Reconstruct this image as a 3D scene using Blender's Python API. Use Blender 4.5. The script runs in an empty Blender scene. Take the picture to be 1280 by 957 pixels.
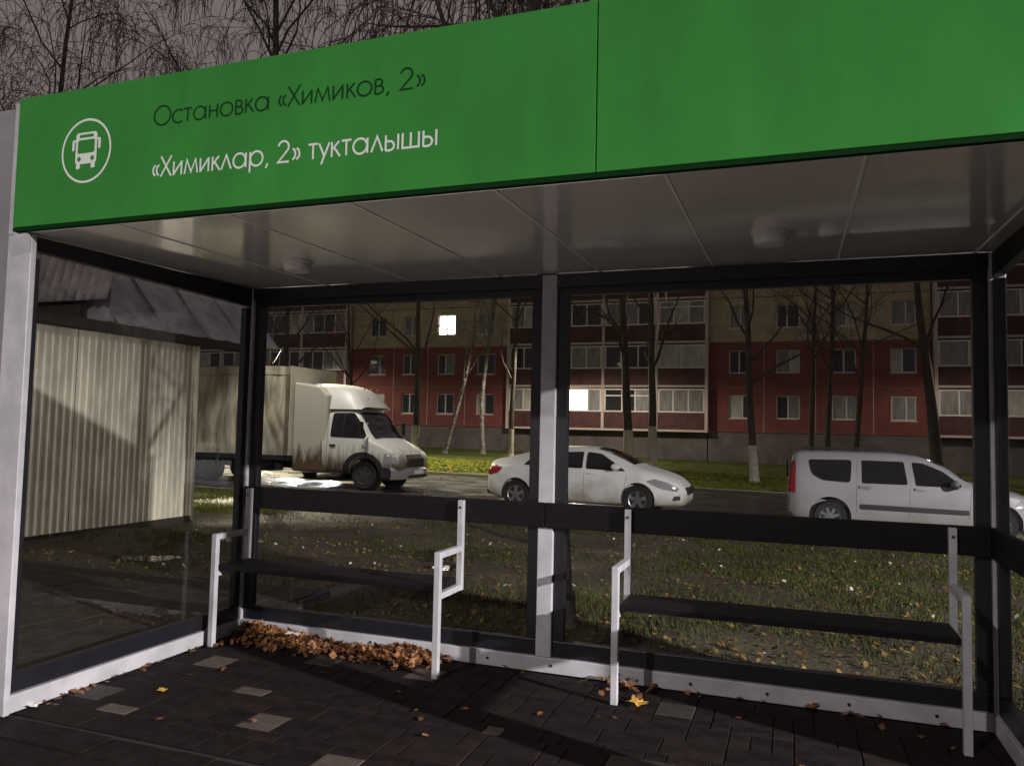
import bpy, bmesh, math, random
import numpy as np
from mathutils import Vector, Matrix
random.seed(7)
rng = np.random.default_rng(7)
R = math.radians
sc = bpy.context.scene
COL = sc.collection

# ------------------------------------------------------------------ camera
CAM_H = 1.49
YAW, PITCH, ROLL, FPX = 0.3491, 0.0596, 0.0218, 969.7
fw = Vector((-math.sin(YAW)*math.cos(PITCH), math.cos(YAW)*math.cos(PITCH), math.sin(PITCH)))
rt0 = Vector((math.cos(YAW), math.sin(YAW), 0))
up0 = rt0.cross(fw)
rt = rt0*math.cos(ROLL) + up0*math.sin(ROLL)
up = up0*math.cos(ROLL) - rt0*math.sin(ROLL)
cd = bpy.data.cameras.new('camera')
cam = bpy.data.objects.new('camera', cd); COL.objects.link(cam)
m3 = Matrix((rt, up, -fw)).transposed()
cam.matrix_world = Matrix.Translation((0, 0, CAM_H)) @ m3.to_4x4()
cd.sensor_fit = 'HORIZONTAL'; cd.sensor_width = 36; cd.lens = FPX/1280*36
cd.clip_start = 0.05; cd.clip_end = 2000
sc.camera = cam

# ------------------------------------------------------------------ night sky (light-polluted cloud)
w = bpy.data.worlds.new('World'); sc.world = w; w.use_nodes = True
nt = w.node_tree; nt.nodes.clear()
out = nt.nodes.new('ShaderNodeOutputWorld')
sky = nt.nodes.new('ShaderNodeTexSky'); sky.sky_type = 'NISHITA'; sky.sun_disc = False
sky.sun_elevation = R(-8); sky.sun_rotation = R(200)
b1 = nt.nodes.new('ShaderNodeBackground'); b1.inputs[1].default_value = 0.05
nt.links.new(sky.outputs[0], b1.inputs[0])
b2 = nt.nodes.new('ShaderNodeBackground')
b2.inputs[0].default_value = (0.130, 0.110, 0.106, 1); b2.inputs[1].default_value = 1.28
ad = nt.nodes.new('ShaderNodeAddShader')
nt.links.new(b1.outputs[0], ad.inputs[0]); nt.links.new(b2.outputs[0], ad.inputs[1])
nt.links.new(ad.outputs[0], out.inputs[0])

sc.view_settings.view_transform = 'Standard'; sc.view_settings.look = 'None'
sc.view_settings.exposure = 0.0; sc.view_settings.gamma = 1.0
sc.view_settings.use_curve_mapping = False
sc.render.engine = 'CYCLES'
sc.cycles.use_denoising = True
sc.cycles.max_bounces = 6; sc.cycles.transparent_max_bounces = 16
sc.cycles.caustics_reflective = False; sc.cycles.caustics_refractive = False
sc.cycles.sample_clamp_indirect = 4.0
# strengths of the lamps, those before the apartment block added (their fittings are built further down)
FRONT_LAMP_W, SIDE_LAMP_W, FAR_LAMP_W, NEAR_LAMP_W, HEADLIGHT_W, BLOCK_FILL_W = 39000.0, 2000.0, 26000.0, 1500.0, 1100.0, 3000.0

# ------------------------------------------------------------------ materials
MATS = {}
def mat(name, col, rough=.6, metal=0., var=0., scale=6., bump=0., bscale=60., col2=None, spec=.5,
        stretch=(1, 1, 1), rvar=0., coat=0., detail=6.):
    m = bpy.data.materials.new(name); m.use_nodes = True
    n = m.node_tree.nodes; l = m.node_tree.links
    p = n['Principled BSDF']
    p.inputs['Base Color'].default_value = (*col, 1)
    p.inputs['Roughness'].default_value = rough; p.inputs['Metallic'].default_value = metal
    p.inputs['Specular IOR Level'].default_value = spec
    p.inputs['Coat Weight'].default_value = coat; p.inputs['Coat Roughness'].default_value = .08
    if var or col2 or bump or rvar:
        tc = n.new('ShaderNodeTexCoord'); mp = n.new('ShaderNodeMapping'); mp.inputs['Scale'].default_value = stretch
        l.new(tc.outputs['Object'], mp.inputs['Vector'])
    if var or col2 or rvar:
        nz = n.new('ShaderNodeTexNoise'); nz.inputs['Scale'].default_value = scale
        nz.inputs['Detail'].default_value = detail; nz.inputs['Roughness'].default_value = .62
        l.new(mp.outputs[0], nz.inputs['Vector'])
    if var or col2:
        cr = n.new('ShaderNodeValToRGB')
        a = tuple(c*(1-var) for c in col); b = col2 if col2 else tuple(min(1, c*(1+var)) for c in col)
        cr.color_ramp.elements[0].position = .36; cr.color_ramp.elements[1].position = .64
        cr.color_ramp.elements[0].color = (*a, 1); cr.color_ramp.elements[1].color = (*b, 1)
        l.new(nz.outputs[0], cr.inputs[0]); l.new(cr.outputs[0], p.inputs['Base Color'])
    if rvar:
        mr = n.new('ShaderNodeMapRange'); mr.inputs[1].default_value = .38; mr.inputs[2].default_value = .62
        mr.inputs[3].default_value = max(.03, rough-rvar); mr.inputs[4].default_value = min(1, rough+rvar)
        nz2 = n.new('ShaderNodeTexNoise'); nz2.inputs['Scale'].default_value = scale*.6
        l.new(mp.outputs[0], nz2.inputs['Vector'])
        l.new(nz2.outputs[0], mr.inputs[0]); l.new(mr.outputs[0], p.inputs['Roughness'])
    if bump:
        nb = n.new('ShaderNodeTexNoise'); nb.inputs['Scale'].default_value = bscale; nb.inputs['Detail'].default_value = 5
        l.new(mp.outputs[0], nb.inputs['Vector'])
        bp = n.new('ShaderNodeBump'); bp.inputs['Strength'].default_value = min(1, bump); bp.inputs['Distance'].default_value = .02
        l.new(nb.outputs[0], bp.inputs['Height']); l.new(bp.outputs[0], p.inputs['Normal'])
    MATS[name] = m
    return m
def emat(name, col, s):
    m = bpy.data.materials.new(name); m.use_nodes = True
    p = m.node_tree.nodes['Principled BSDF']
    p.inputs['Base Color'].default_value = (.8, .8, .8, 1)
    p.inputs['Emission Color'].default_value = (*col, 1); p.inputs['Emission Strength'].default_value = s
    MATS[name] = m; return m
def glassmat(name, tint, refl=1.0, rough=.02):
    m = bpy.data.materials.new(name); m.use_nodes = True
    n = m.node_tree.nodes; l = m.node_tree.links; n.clear()
    o = n.new('ShaderNodeOutputMaterial'); mx = n.new('ShaderNodeMixShader')
    t = n.new('ShaderNodeBsdfTransparent'); t.inputs[0].default_value = (*tint, 1)
    g = n.new('ShaderNodeBsdfGlossy'); g.inputs['Roughness'].default_value = rough
    f = n.new('ShaderNodeFresnel'); f.inputs[0].default_value = 1.45
    mu = n.new('ShaderNodeMath'); mu.operation = 'MULTIPLY'; mu.inputs[1].default_value = refl
    l.new(f.outputs[0], mu.inputs[0]); l.new(mu.outputs[0], mx.inputs[0])
    l.new(t.outputs[0], mx.inputs[1]); l.new(g.outputs[0], mx.inputs[2]); l.new(mx.outputs[0], o.inputs[0])
    MATS[name] = m; return m

mat('green_panel', (.034, .198, .036), .8, spec=.08, var=.10, scale=2.2, stretch=(1.4, 1, .6), bump=.10, bscale=6, detail=9.)
mat('green_trim', (.004, .024, .006), .8, spec=.05)
mat('white_paint', (.41, .40, .43), .42, var=.14, scale=5, bump=.04, bscale=120)
mat('soffit', (.86, .81, .775), .09, metal=.36, var=.04, scale=2.2, spec=1.0, rvar=.03)
mat('seam_white', (.86, .84, .82), .25)
mat('dark_frame', (.007, .0068, .0105), .42, var=.2, scale=8)
mat('grey_clad', (.22, .21, .22), .5, var=.1, scale=4)
mat('lamp_plastic', (.60, .58, .57), .3)
mat('bench_wood', (.0048, .0033, .0052), .6, spec=.2, var=.35, scale=5, stretch=(1, 14, 14), bump=.15, bscale=20)
mat('bolt', (.08, .08, .085), .35, metal=.9)
mat('print_dark', (.006, .034, .010), .8, spec=.1)
mat('print_white', (.60, .64, .60), .7, spec=.2)
mat('paver_dark', (.013, .0088, .0092), .74, var=.35, scale=9, bump=.2, spec=.1, bscale=90, rvar=.12)
mat('paver_dark_b', (.0155, .0108, .0108), .78, var=.3, scale=9, bump=.2, spec=.1, bscale=90, rvar=.12)
mat('paver_dark_c', (.0115, .0080, .0088), .70, var=.35, scale=9, bump=.2, spec=.1, bscale=90, rvar=.12)
mat('paver_light', (.072, .055, .046), .65, var=.22, scale=16, bump=.3, bscale=90)
mat('paver_mid', (.026, .021, .019), .62, var=.25, scale=12, bump=.3, bscale=90)
mat('joint_sand', (.011, .0085, .0085), .9, var=.3, scale=30)
mat('slab_grey', (.042, .036, .029), .85, spec=.1, var=.3, scale=5, bump=.3, bscale=60, rvar=.2)
mat('asphalt_wet', (.045, .043, .042), .34, var=.3, scale=2.2, bump=.22, bscale=140, rvar=.2)
mat('kerb', (.20, .19, .18), .7, var=.25, scale=5, bump=.2, bscale=60)
mat('mud', (.050, .038, .030), .80, spec=.2, col2=(.064, .058, .034), scale=1.1, bump=.9, bscale=16, rvar=.22)
mat('far_lawn', (.055, .07, .016), .9, spec=.1, var=.4, scale=1.2, bump=.5, bscale=30)
mat('puddle', (.014, .012, .010), .035, bump=.03, bscale=9, spec=.7)
mat('grass_a', (.042, .05, .013), .8, spec=.15, var=.3, scale=2)
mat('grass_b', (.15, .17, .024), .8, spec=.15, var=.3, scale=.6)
mat('leaf_brown', (.085, .026, .012), .55, var=.45, scale=17, col2=(.30, .135, .05), detail=2.)
mat('leaf_dark', (.10, .05, .02), .7, spec=.2, var=.4, scale=.7, col2=(.23, .15, .045))
mat('leaf_yellow', (.55, .33, .06), .55, var=.2, scale=14)
mat('leaf_pale', (.55, .47, .40), .6, var=.15, scale=14)
mat('paper_white', (.75, .74, .72), .7, var=.06)
mat('shed_sheet', (.83, .78, .62), .55, var=.22, scale=3.2, stretch=(1, 1, .35), bump=.12, bscale=22)
mat('shed_dark', (.05, .036, .026), .7, var=.3)
mat('roof_metal', (.36, .36, .40), .5, metal=.12, var=.28, scale=2.4, bump=.12, bscale=5)
mat('roof_slate', (.34, .31, .31), .8, var=.3, scale=4, bump=.3, bscale=50)
mat('panel_red', (.155, .043, .038), .85, var=.2, scale=.9, bump=.25, bscale=25)
mat('panel_cream', (.36, .295, .20), .85, var=.2, scale=.9, bump=.25, bscale=25)
mat('joint_white', (.45, .38, .36), .8)
mat('wall_plinth', (.10, .085, .085), .85, var=.25, scale=1.1, bump=.2, bscale=20)
mat('parapet', (.060, .020, .019), .75, var=.3, scale=1.5)
mat('bay_dark', (.075, .05, .042), .85, var=.3, scale=1.)
mat('window_frame', (.58, .55, .53), .5)
mat('pane_dark', (.018, .019, .024), .08)
mat('pane_curtain', (.17, .165, .17), .3, var=.35, scale=2.5, stretch=(3, 1, .4))
mat('pane_pale', (.34, .33, .31), .4, var=.25, scale=2., stretch=(2, 1, .5))
emat('pane_lit', (1., .93, .85), 5.5)
emat('pane_lit_warm', (1., .86, .70), 4.5)
mat('bark_dark', (.055, .043, .034), .9, var=.4, scale=7, bump=.8, bscale=22, stretch=(1, 1, .35))
mat('bark_birch', (.32, .30, .28), .8, var=0, col2=(.045, .036, .032), scale=5, stretch=(.7, .7, 2.2), bump=.3, bscale=20)
mat('bark_near', (.05, .044, .04), .9, col2=(.14, .13, .115), scale=6, stretch=(.8, .8, 1.6), bump=.7, bscale=26)
mat('twig', (.105, .075, .072), .8)
mat('whitewash', (.42, .40, .33), .85, var=.25, scale=6, bump=.3, bscale=25)
mat('car_white', (.62, .62, .61), .30, var=.06, scale=2, coat=.6)
mat('car_grey_white', (.50, .50, .50), .32, var=.08, scale=2, coat=.5)
mat('car_dirt', (.58, .56, .50), .42, col2=(.46, .42, .35), scale=1.6)
mat('car_glass', (.010, .010, .012), .05, spec=.6)
mat('black_plastic', (.018, .017, .018), .5)
mat('rubber', (.014, .013, .013), .8)
mat('rim', (.30, .30, .31), .35, metal=.8)
mat('chrome', (.6, .6, .62), .16, metal=1.)
mat('tail_red', (.28, .012, .016), .15, coat=.5)
mat('lens', (.42, .43, .45), .1, metal=.4)
mat('seat_fabric', (.06, .06, .065), .9)
mat('tarp', (.43, .395, .31), .40, var=.5, scale=2.0, stretch=(2.2, 1, .35), bump=1., bscale=2.6, detail=9.)  # dirt streaks, contrast raised to stand in for shading of the folds
mat('rim_dark', (.05, .05, .05), .6, metal=.3)
mat('tarp_dirty', (.16, .12, .08), .7, var=.3, scale=2)
mat('cab_side', (.47, .44, .36), .45, var=.12, scale=1.2)
mat('chassis', (.016, .014, .014), .8)
mat('kiosk_wall', (.30, .29, .27), .7, var=.1)
mat('pole_metal', (.16, .16, .16), .5, metal=.6)
emat('lamp_glow', (1., .90, .74), 30.)
mat('bounce_slab', (.56, .53, .50), .55, var=.2, scale=3, bump=.2, bscale=60)  # paleness chosen to throw light up at the soffit
mat('shade_panel_face', (.10, .16, .22), .3, col2=(.45, .42, .36), scale=1.5)
glassmat('shelter_glass', (.975, .98, .985), .13)

# truck door / sleeper paint: mud thrown up along its lower edge
def dirty_paint(name, base, dirt, z0, z1):
    m = mat(name, base, .42)
    n = m.node_tree.nodes; l = m.node_tree.links; p = n['Principled BSDF']
    tc = n.new('ShaderNodeTexCoord'); sp = n.new('ShaderNodeSeparateXYZ'); l.new(tc.outputs['Object'], sp.inputs[0])
    mp = n.new('ShaderNodeMapping'); mp.inputs['Scale'].default_value = (4, 4, .9) if 'car_' not in name else (1.2, 1.2, 1.2); l.new(tc.outputs['Object'], mp.inputs[0])
    nz = n.new('ShaderNodeTexNoise'); nz.inputs['Scale'].default_value = 2.2; nz.inputs['Detail'].default_value = 7
    l.new(mp.outputs[0], nz.inputs['Vector'])
    ma = n.new('ShaderNodeMath'); ma.operation = 'MULTIPLY_ADD'; ma.inputs[1].default_value = -1.1; ma.inputs[2].default_value = .55
    l.new(nz.outputs[0], ma.inputs[0])
    a2 = n.new('ShaderNodeMath'); a2.operation = 'ADD'; l.new(sp.outputs[2], a2.inputs[0]); l.new(ma.outputs[0], a2.inputs[1])
    mr = n.new('ShaderNodeMapRange'); mr.inputs[1].default_value = z0; mr.inputs[2].default_value = z1
    l.new(a2.outputs[0], mr.inputs[0])
    mx = n.new('ShaderNodeMix'); mx.data_type = 'RGBA'
    mx.inputs[6].default_value = (*dirt, 1); mx.inputs[7].default_value = (*base, 1)
    l.new(mr.outputs[0], mx.inputs[0]); l.new(mx.outputs[2], p.inputs['Base Color'])
dirty_paint('car_white', (.76, .76, .74), (.36, .33, .28), .15, .75)
dirty_paint('car_grey_white', (.28, .28, .30), (.21, .195, .175), .10, .85)
dirty_paint('cab_paint', (.62, .615, .58), (.105, .070, .040), .55, 1.1)
dirty_paint('sleeper_paint', (.50, .475, .41), (.10, .065, .036), .75, 1.15)

# ------------------------------------------------------------------ mesh helpers
ORG = {}          # world origin of each root, so that part meshes may be given in world coordinates
TRIG = {}
class MB:
    def __init__(s): s.v = []; s.f = []
    def add(s, vs, fs):
        k = len(s.v); s.v.extend([tuple(p) for p in vs]); s.f.extend([tuple(i+k for i in f) for f in fs]); return s
    def box(s, x0, x1, y0, y1, z0, z1):
        return s.add([(x0, y0, z0), (x1, y0, z0), (x1, y1, z0), (x0, y1, z0), (x0, y0, z1), (x1, y0, z1), (x1, y1, z1), (x0, y1, z1)],
                     [(0, 3, 2, 1), (4, 5, 6, 7), (0, 1, 5, 4), (1, 2, 6, 5), (2, 3, 7, 6), (3, 0, 4, 7)])
    def bar(s, a, b, w, h, upv=(0, 0, 1)):
        a = Vector(a); b = Vector(b); d = (b-a).normalized(); u = Vector(upv)
        if abs(d.dot(u)) > .98: u = Vector((0, 1, 0))
        r = d.cross(u).normalized(); u = r.cross(d)
        c = [r*(-w/2)+u*(-h/2), r*(w/2)+u*(-h/2), r*(w/2)+u*(h/2), r*(-w/2)+u*(h/2)]
        return s.add([a+q for q in c]+[b+q for q in c], [(0, 3, 2, 1), (4, 5, 6, 7), (0, 1, 5, 4), (1, 2, 6, 5), (2, 3, 7, 6), (3, 0, 4, 7)])
    def tube(s, pts, rad, n=6, cap=True):
        k = len(s.v); N = len(pts); P = [(p[0], p[1], p[2]) for p in pts]; ref = None
        cs = TRIG.setdefault(n, [(math.cos(2*math.pi*j/n), math.sin(2*math.pi*j/n)) for j in range(n)])
        for i, p in enumerate(P):
            a, b = P[min(i+1, N-1)], P[max(i-1, 0)]; dx, dy, dz = a[0]-b[0], a[1]-b[1], a[2]-b[2]
            q = math.sqrt(dx*dx+dy*dy+dz*dz) or 1; dx /= q; dy /= q; dz /= q
            if ref is None: ref = (0, 0, 1) if abs(dz) < .8 else (1, 0, 0)
            t = ref[0]*dx+ref[1]*dy+ref[2]*dz; ux, uy, uz = ref[0]-dx*t, ref[1]-dy*t, ref[2]-dz*t
            q = math.sqrt(ux*ux+uy*uy+uz*uz)
            if q < 1e-4:
                ux, uy, uz = (1, 0, 0) if abs(dx) < .8 else (0, 1, 0); t = ux*dx+uy*dy+uz*dz; ux -= dx*t; uy -= dy*t; uz -= dz*t; q = math.sqrt(ux*ux+uy*uy+uz*uz)
            ux /= q; uy /= q; uz /= q; ref = (ux, uy, uz)
            vx, vy, vz = dy*uz-dz*uy, dz*ux-dx*uz, dx*uy-dy*ux; r = rad[i] if hasattr(rad, '__len__') else rad
            for c, sn in cs: s.v.append((p[0]+r*(ux*c+vx*sn), p[1]+r*(uy*c+vy*sn), p[2]+r*(uz*c+vz*sn)))
        for i in range(N-1):
            for j in range(n):
                a = k+i*n+j; b = k+i*n+(j+1) % n; s.f.append((a, b, b+n, a+n))
        if cap: s.f.append(tuple(k+j for j in range(n))[::-1]); s.f.append(tuple(k+(N-1)*n+j for j in range(n)))
        return s
    def prism(s, poly, axis, a0, a1):
        """extrude a 2D polygon; axis 0: (y,z) along x, 1: (x,z) along y, 2: (x,y) along z"""
        def P(p, t): return {0: (t, p[0], p[1]), 1: (p[0], t, p[1]), 2: (p[0], p[1], t)}[axis]
        n = len(poly); vs = [P(p, a0) for p in poly]+[P(p, a1) for p in poly]
        return s.add(vs, [tuple(range(n)), tuple(range(2*n-1, n-1, -1))]+[(i, i+n, (i+1) % n+n, (i+1) % n) for i in range(n)])
    def lathe(s, prof, n, c=(0, 0, 0), axis=1):
        k = len(s.v)
        for (r, h) in prof:
            for j in range(n):
                a = 2*math.pi*j/n; u, v = r*math.cos(a), r*math.sin(a)
                q = {1: (u, h, v), 2: (u, v, h), 0: (h, u, v)}[axis]
                s.v.append((c[0]+q[0], c[1]+q[1], c[2]+q[2]))
        for i in range(len(prof)-1):
            for j in range(n):
                a = k+i*n+j; b = k+i*n+(j+1) % n; s.f.append((a, b, b+n, a+n))
        s.f.append(tuple(k+j for j in range(n))); s.f.append(tuple(k+(len(prof)-1)*n+j for j in range(n))[::-1])
        return s
    def grid(s, P):
        k = len(s.v); a, b = len(P), len(P[0])
        for row in P: s.v.extend([tuple(q) for q in row])
        for i in range(a-1):
            for j in range(b-1):
                s.f.append((k+i*b+j, k+i*b+j+1, k+(i+1)*b+j+1, k+(i+1)*b+j))
        return s
    def mesh(s, name, m, org=(0, 0, 0), smooth=None):
        me = bpy.data.meshes.new(name)
        V = np.array([(p[0], p[1], p[2]) for p in s.v], np.float64)-np.array(tuple(org)); me.from_pydata(V.tolist(), [], s.f); me.materials.append(MATS[m])
        if len(s.f) < 6000:
            bm = bmesh.new(); bm.from_mesh(me); bmesh.ops.recalc_face_normals(bm, faces=bm.faces); bm.to_mesh(me); bm.free()
        if smooth:
            me.shade_smooth(); me.set_sharp_from_angle(angle=R(smooth))
        me.update(); return me
    def build(s, name, m, parent=None, local=False, smooth=None, bevel=0, org=None):
        base = Vector((0, 0, 0)) if local else Vector(ORG.get(parent.name, (0, 0, 0)) if parent else (org or (0, 0, 0)))
        me = s.mesh(name, m, base, smooth)
        o = bpy.data.objects.new(name, me); COL.objects.link(o)
        if parent: o.parent = parent; ORG[o.name] = base
        else: o.location = base; ORG[o.name] = base
        if bevel:
            b = o.modifiers.new('bevel', 'BEVEL'); b.width = bevel; b.segments = 2; b.limit_method = 'ANGLE'
        return o
def tag(o, label=None, cat=None, group=None, kind=None):
    if label: o['label'] = label
    if cat: o['category'] = cat
    if group: o['group'] = group
    if kind: o['kind'] = kind
    return o
def thing(name, loc, label, cat, group=None, rz=0):
    o = bpy.data.objects.new(name, None); COL.objects.link(o); o.location = loc; o.rotation_euler = (0, 0, rz)
    o.empty_display_size = .2; ORG[o.name] = Vector(loc); return tag(o, label, cat, group)
def linked(name, me, parent, loc=(0, 0, 0), rot=(0, 0, 0)):
    o = bpy.data.objects.new(name, me); COL.objects.link(o); o.parent = parent; o.location = loc; o.rotation_euler = rot; return o
def sm(a, b, x):
    t = max(0, min(1, (x-a)/(b-a))); return t*t*(3-2*t)

# ------------------------------------------------------------------ terrain: falls gently from the shelter to the side street
ROAD0, ROAD1 = 15.4, 25.4
def street_z(x): return -.2-.0155*(max(-45, min(45, x))+12)
def bumpy(x, y): return .022*math.sin(x*1.7+1.3*math.sin(y*.9))+.018*math.sin(y*2.3+x*.6)+.012*math.sin(x*4.1-y*3.3)
def gz(x, y):
    t = sm(5, 13, y); z = -.045*(1-t)+street_z(x)*t
    k = .09*t if (y < ROAD0 or y > ROAD1) else -.03
    if 5.2 < y < 15.2: z += bumpy(x, y)*sm(5.2, 6, y)*(1-sm(14.2, 15.2, y))
    return z+k
xs = sorted(set([-900, -400, -200, -120, -80, -60, -45, -38, -30, -25, 45, 60, 80, 120, 200, 400, 900]+[round(-20+.25*i, 3) for i in range(0, 121)]+[15, 20, 25, 30, 38]))
ys = sorted(set([-900, -300, -120, -60, -30, -17, 4.6, 4.9]+[round(5.2+.2*i, 3) for i in range(50)]+[15.25, 15.39, 15.41, 18, 22, 25.39, 25.41, 27, 30, 35, 40, 46, 50, 60, 80, 120, 200, 400, 900]))
mud = MB().grid([[(x, y, gz(x, y)) for x in xs] for y in ys if y >= 4.6 and y <= 25.41])
g = mud.build('ground', 'mud', smooth=60); tag(g, kind='structure')
g2 = MB().grid([[(x, y, gz(x, y) if y < 60 else street_z(x)+.09) for x in xs] for y in ys if y >= 25.41]).build('far_lawn', 'far_lawn', smooth=60); tag(g2, kind='structure')
g3 = MB().grid([[(x, y, -.16 if y < -3.9 else -.06) for x in xs] for y in (-900, -300, -120, -60, -30, -17.5, -17.4, -4.01, -3.99, 0, 4.6)]).build('front_ground', 'asphalt_wet'); tag(g3, kind='structure')
rx = [-900, -400, -120, -45, -25, -10, 0, 10, 25, 45, 120, 400, 900]
rd = MB().grid([[(x, y, street_z(x)+.006) for x in rx] for y in (ROAD0, 20, ROAD1)]).build('road', 'asphalt_wet'); tag(rd, kind='structure')
kb = MB()
for x0, x1 in zip(rx[2:-2], rx[3:-1]):
    n = max(1, int((x1-x0)/2))
    for i in range(n):
        a = x0+(x1-x0)*i/n+.006; b = x0+(x1-x0)*(i+1)/n-.006
        for yy in (ROAD0-.15, ROAD1+.01):
            for (p, q) in ((a, b),):
                z0, z1 = street_z(p), street_z(q)
                kb.add([(p, yy, z0-.1), (q, yy, z1-.1), (q, yy+.14, z1-.1), (p, yy+.14, z0-.1), (p, yy, z0+.115), (q, yy, z1+.115), (q, yy+.14, z1+.115), (p, yy+.14, z0+.115)],
                       [(0, 3, 2, 1), (4, 5, 6, 7), (0, 1, 5, 4), (1, 2, 6, 5), (2, 3, 7, 6), (3, 0, 4, 7)])
k = kb.build('kerb', 'kerb'); tag(k, kind='structure')

# puddles lying in the hollows
def puddle(cx, cy, a, b, seed):
    r = random.Random(seed); n = 28; ph = [r.uniform(0, 6.28) for _ in range(3)]
    pts = []
    for i in range(n):
        t = 2*math.pi*i/n; q = 1+.22*math.sin(2*t+ph[0])+.16*math.sin(3*t+ph[1])+.1*math.sin(5*t+ph[2])
        pts.append((cx+a*q*math.cos(t), cy+b*q*math.sin(t)))
    z = sum(gz(x, y) for x, y in pts)/n+.004
    o = MB().prism(pts, 2, z-.004, z).build('puddle', 'puddle'); return tag(o, kind='structure')
puddle(-4.2, 9.2, .36, .55, 1); puddle(-3.75, 8.0, .2, .25, 2); puddle(-6.5, 7.0, .5, .28, 3); puddle(-7.2, 8.7, .4, .3, 4)

# ------------------------------------------------------------------ pavement under the shelter
pv = MB().box(-30, 20, -4, 4.78, -.2, -.014).build('pavement', 'joint_sand'); tag(pv, kind='structure')
pl_ = MB().box(-9.4, -3.98, 4.78, 6.2, -.2, -.02).build('side_pavement', 'joint_sand'); tag(pl_, kind='structure')
def paver_mesh(L, D, m, j=.002):
    x, y, c = L/2-j, D/2-j, .004
    mb = MB(); top = 0.; lo = -.03
    mb.add([(-x, -y, lo), (x, -y, lo), (x, y, lo), (-x, y, lo), (-x, -y, top-c), (x, -y, top-c), (x, y, top-c), (-x, y, top-c),
            (-x+c, -y+c, top), (x-c, -y+c, top), (x-c, y-c, top), (-x+c, y-c, top)],
           [(8, 9, 10, 11), (0, 1, 5, 4), (1, 2, 6, 5), (2, 3, 7, 6), (3, 0, 4, 7), (4, 5, 9, 8), (5, 6, 10, 9), (6, 7, 11, 10), (7, 4, 8, 11)])
    return mb.mesh('paver', m)
PM = {}
def paver(x0, x1, y0, y1, m, parent, dz):
    key = (round(x1-x0, 3), round(y1-y0, 3), m)
    if key not in PM: PM[key] = paver_mesh(*key)
    o = linked('paver', PM[key], parent, ((x0+x1)/2, (y0+y1)/2, dz), (random.uniform(-.003, .003), random.uniform(-.003, .003), random.uniform(-.006, .006)))
    return o
# the few pale stones sit where the photograph has them
pale = [(-2.91, 3.74), (-1.41, 3.70), (-3.66, 3.42), (-2.45, 3.42), (-2.1, 4.25), (-3.45, 4.1), (-3.25, 3.15), (-1.9, 3.1), (-.5, 3.5)]
rows = []
y = 2.94; ri = 0
while y < 4.62:
    d = .2 if ri % 3 != 1 else .1
    x = -3.70+random.choice((0, -.1, -.05))
    while x < .95:
        L = random.choice((.2, .2, .1, .3)) if d == .2 else random.choice((.2, .2, .1))
        rows.append((x, x+L, y, min(y+d, 4.63))); x += L
    y += d; ri += 1
rest = MB()
rows.sort(key=lambda r: math.hypot((r[0]+r[1])/2, r[2]))
for i, (a, b, c, d) in enumerate(rows):
    cx, cy = (a+b)/2, (c+d)/2
    lt = any(a <= px <= b and c <= py <= d for px, py in pale)
    u = random.random()
    m = ('paver_light' if b-a < .25 else 'paver_mid') if lt else 'paver_mid' if u < .02 else random.choice(('paver_dark', 'paver_dark', 'paver_dark_b', 'paver_dark_c'))
    if i < 290 or lt: paver(a, b, c, d, m, pv, random.uniform(-.002, .0015))
    else: rest.box(a+.004, b-.004, c+.004, d-.004, -.03, random.uniform(-.004, .003))
y = 2.5
while y < 2.9:
    x = -12+random.random()*.2
    while x < 8:
        rest.box(x+.004, x+.196, y+.004, y+.196, -.03, random.uniform(-.005, .002)); x += .2
    y += .2
# unseen slabs in front of the shelter, made pale to bounce light onto the soffit
frs = MB(); y = -3.9
while y < 2.4:
    x = -12+random.random()*.2
    while x < -1.5:
        frs.box(x+.004, x+.496, y+.004, y+.486, -.03, random.uniform(-.005, .002)); x += .5
    y += .49
ro = rest.build('paver_field', 'paver_dark', pv); tag(ro, kind='stuff')
fo = frs.build('bounce_slab_field', 'bounce_slab', pv); tag(fo, kind='stuff')
y = 2.4; k = 0
while y < 6.0:
    x = -9.2-(.2 if k % 2 else 0)
    while x < -4.1:
        yy0, yy1 = y, y+.4
        if x > -8.9: paver(x, x+.4, yy0, yy1, 'slab_grey', pl_, random.uniform(.0, .008))
        x += .4
    y += .4; k += 1

# ------------------------------------------------------------------ bus shelter
XL, XR, YF, YB, ZS, ZT = -3.80, 1.02, 2.833, 4.70, 2.452, 3.154
sh = thing('bus_shelter', (-1.4, 3.8, 0), 'long glazed bus shelter with green name fascia and white posts', 'bus shelter')
# fascia: two green panels with a joint, dark lower trim
XJ = -.711
f1 = MB().box(XL, XJ-.002, YF, YF+.03, ZS+.022, ZT).build('fascia_panel', 'green_panel', sh, bevel=.003)
f1['label'] = 'green fascia panel with stop name lettering and bus emblem'
f2 = MB().box(XJ+.002, XR+.1, YF, YF+.03, ZS+.022, ZT).build('fascia_panel', 'green_panel', sh, bevel=.003)
f2['label'] = 'plain green fascia panel'
MB().box(XL, XR+.1, YF+.002, YF+.032, ZS+.002, ZS+.020).build('fascia_trim', 'green_trim', sh)
MB().box(XJ-.006, XJ+.006, YF+.031, YF+.045, ZS+.02, ZT).build('joint_backing', 'green_trim', sh)
MB().box(XL, XR+.1, YF+.046, YB+.12, ZT-.10, ZT-.04).build('roof_deck', 'grey_clad', sh)
MB().box(XL, XR+.1, YB+.06, YB+.12, ZS+.02, ZT-.102).build('rear_fascia', 'grey_clad', sh)
MB().box(XL+.002, XL+.03, YF+.034, YB+.058, ZS+.02, ZT-.102).build('end_fascia', 'green_panel', sh)
MB().box(XR+.07, XR+.098, YF+.034, YB+.058, ZS+.02, ZT-.102).build('end_fascia', 'green_panel', sh)
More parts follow.
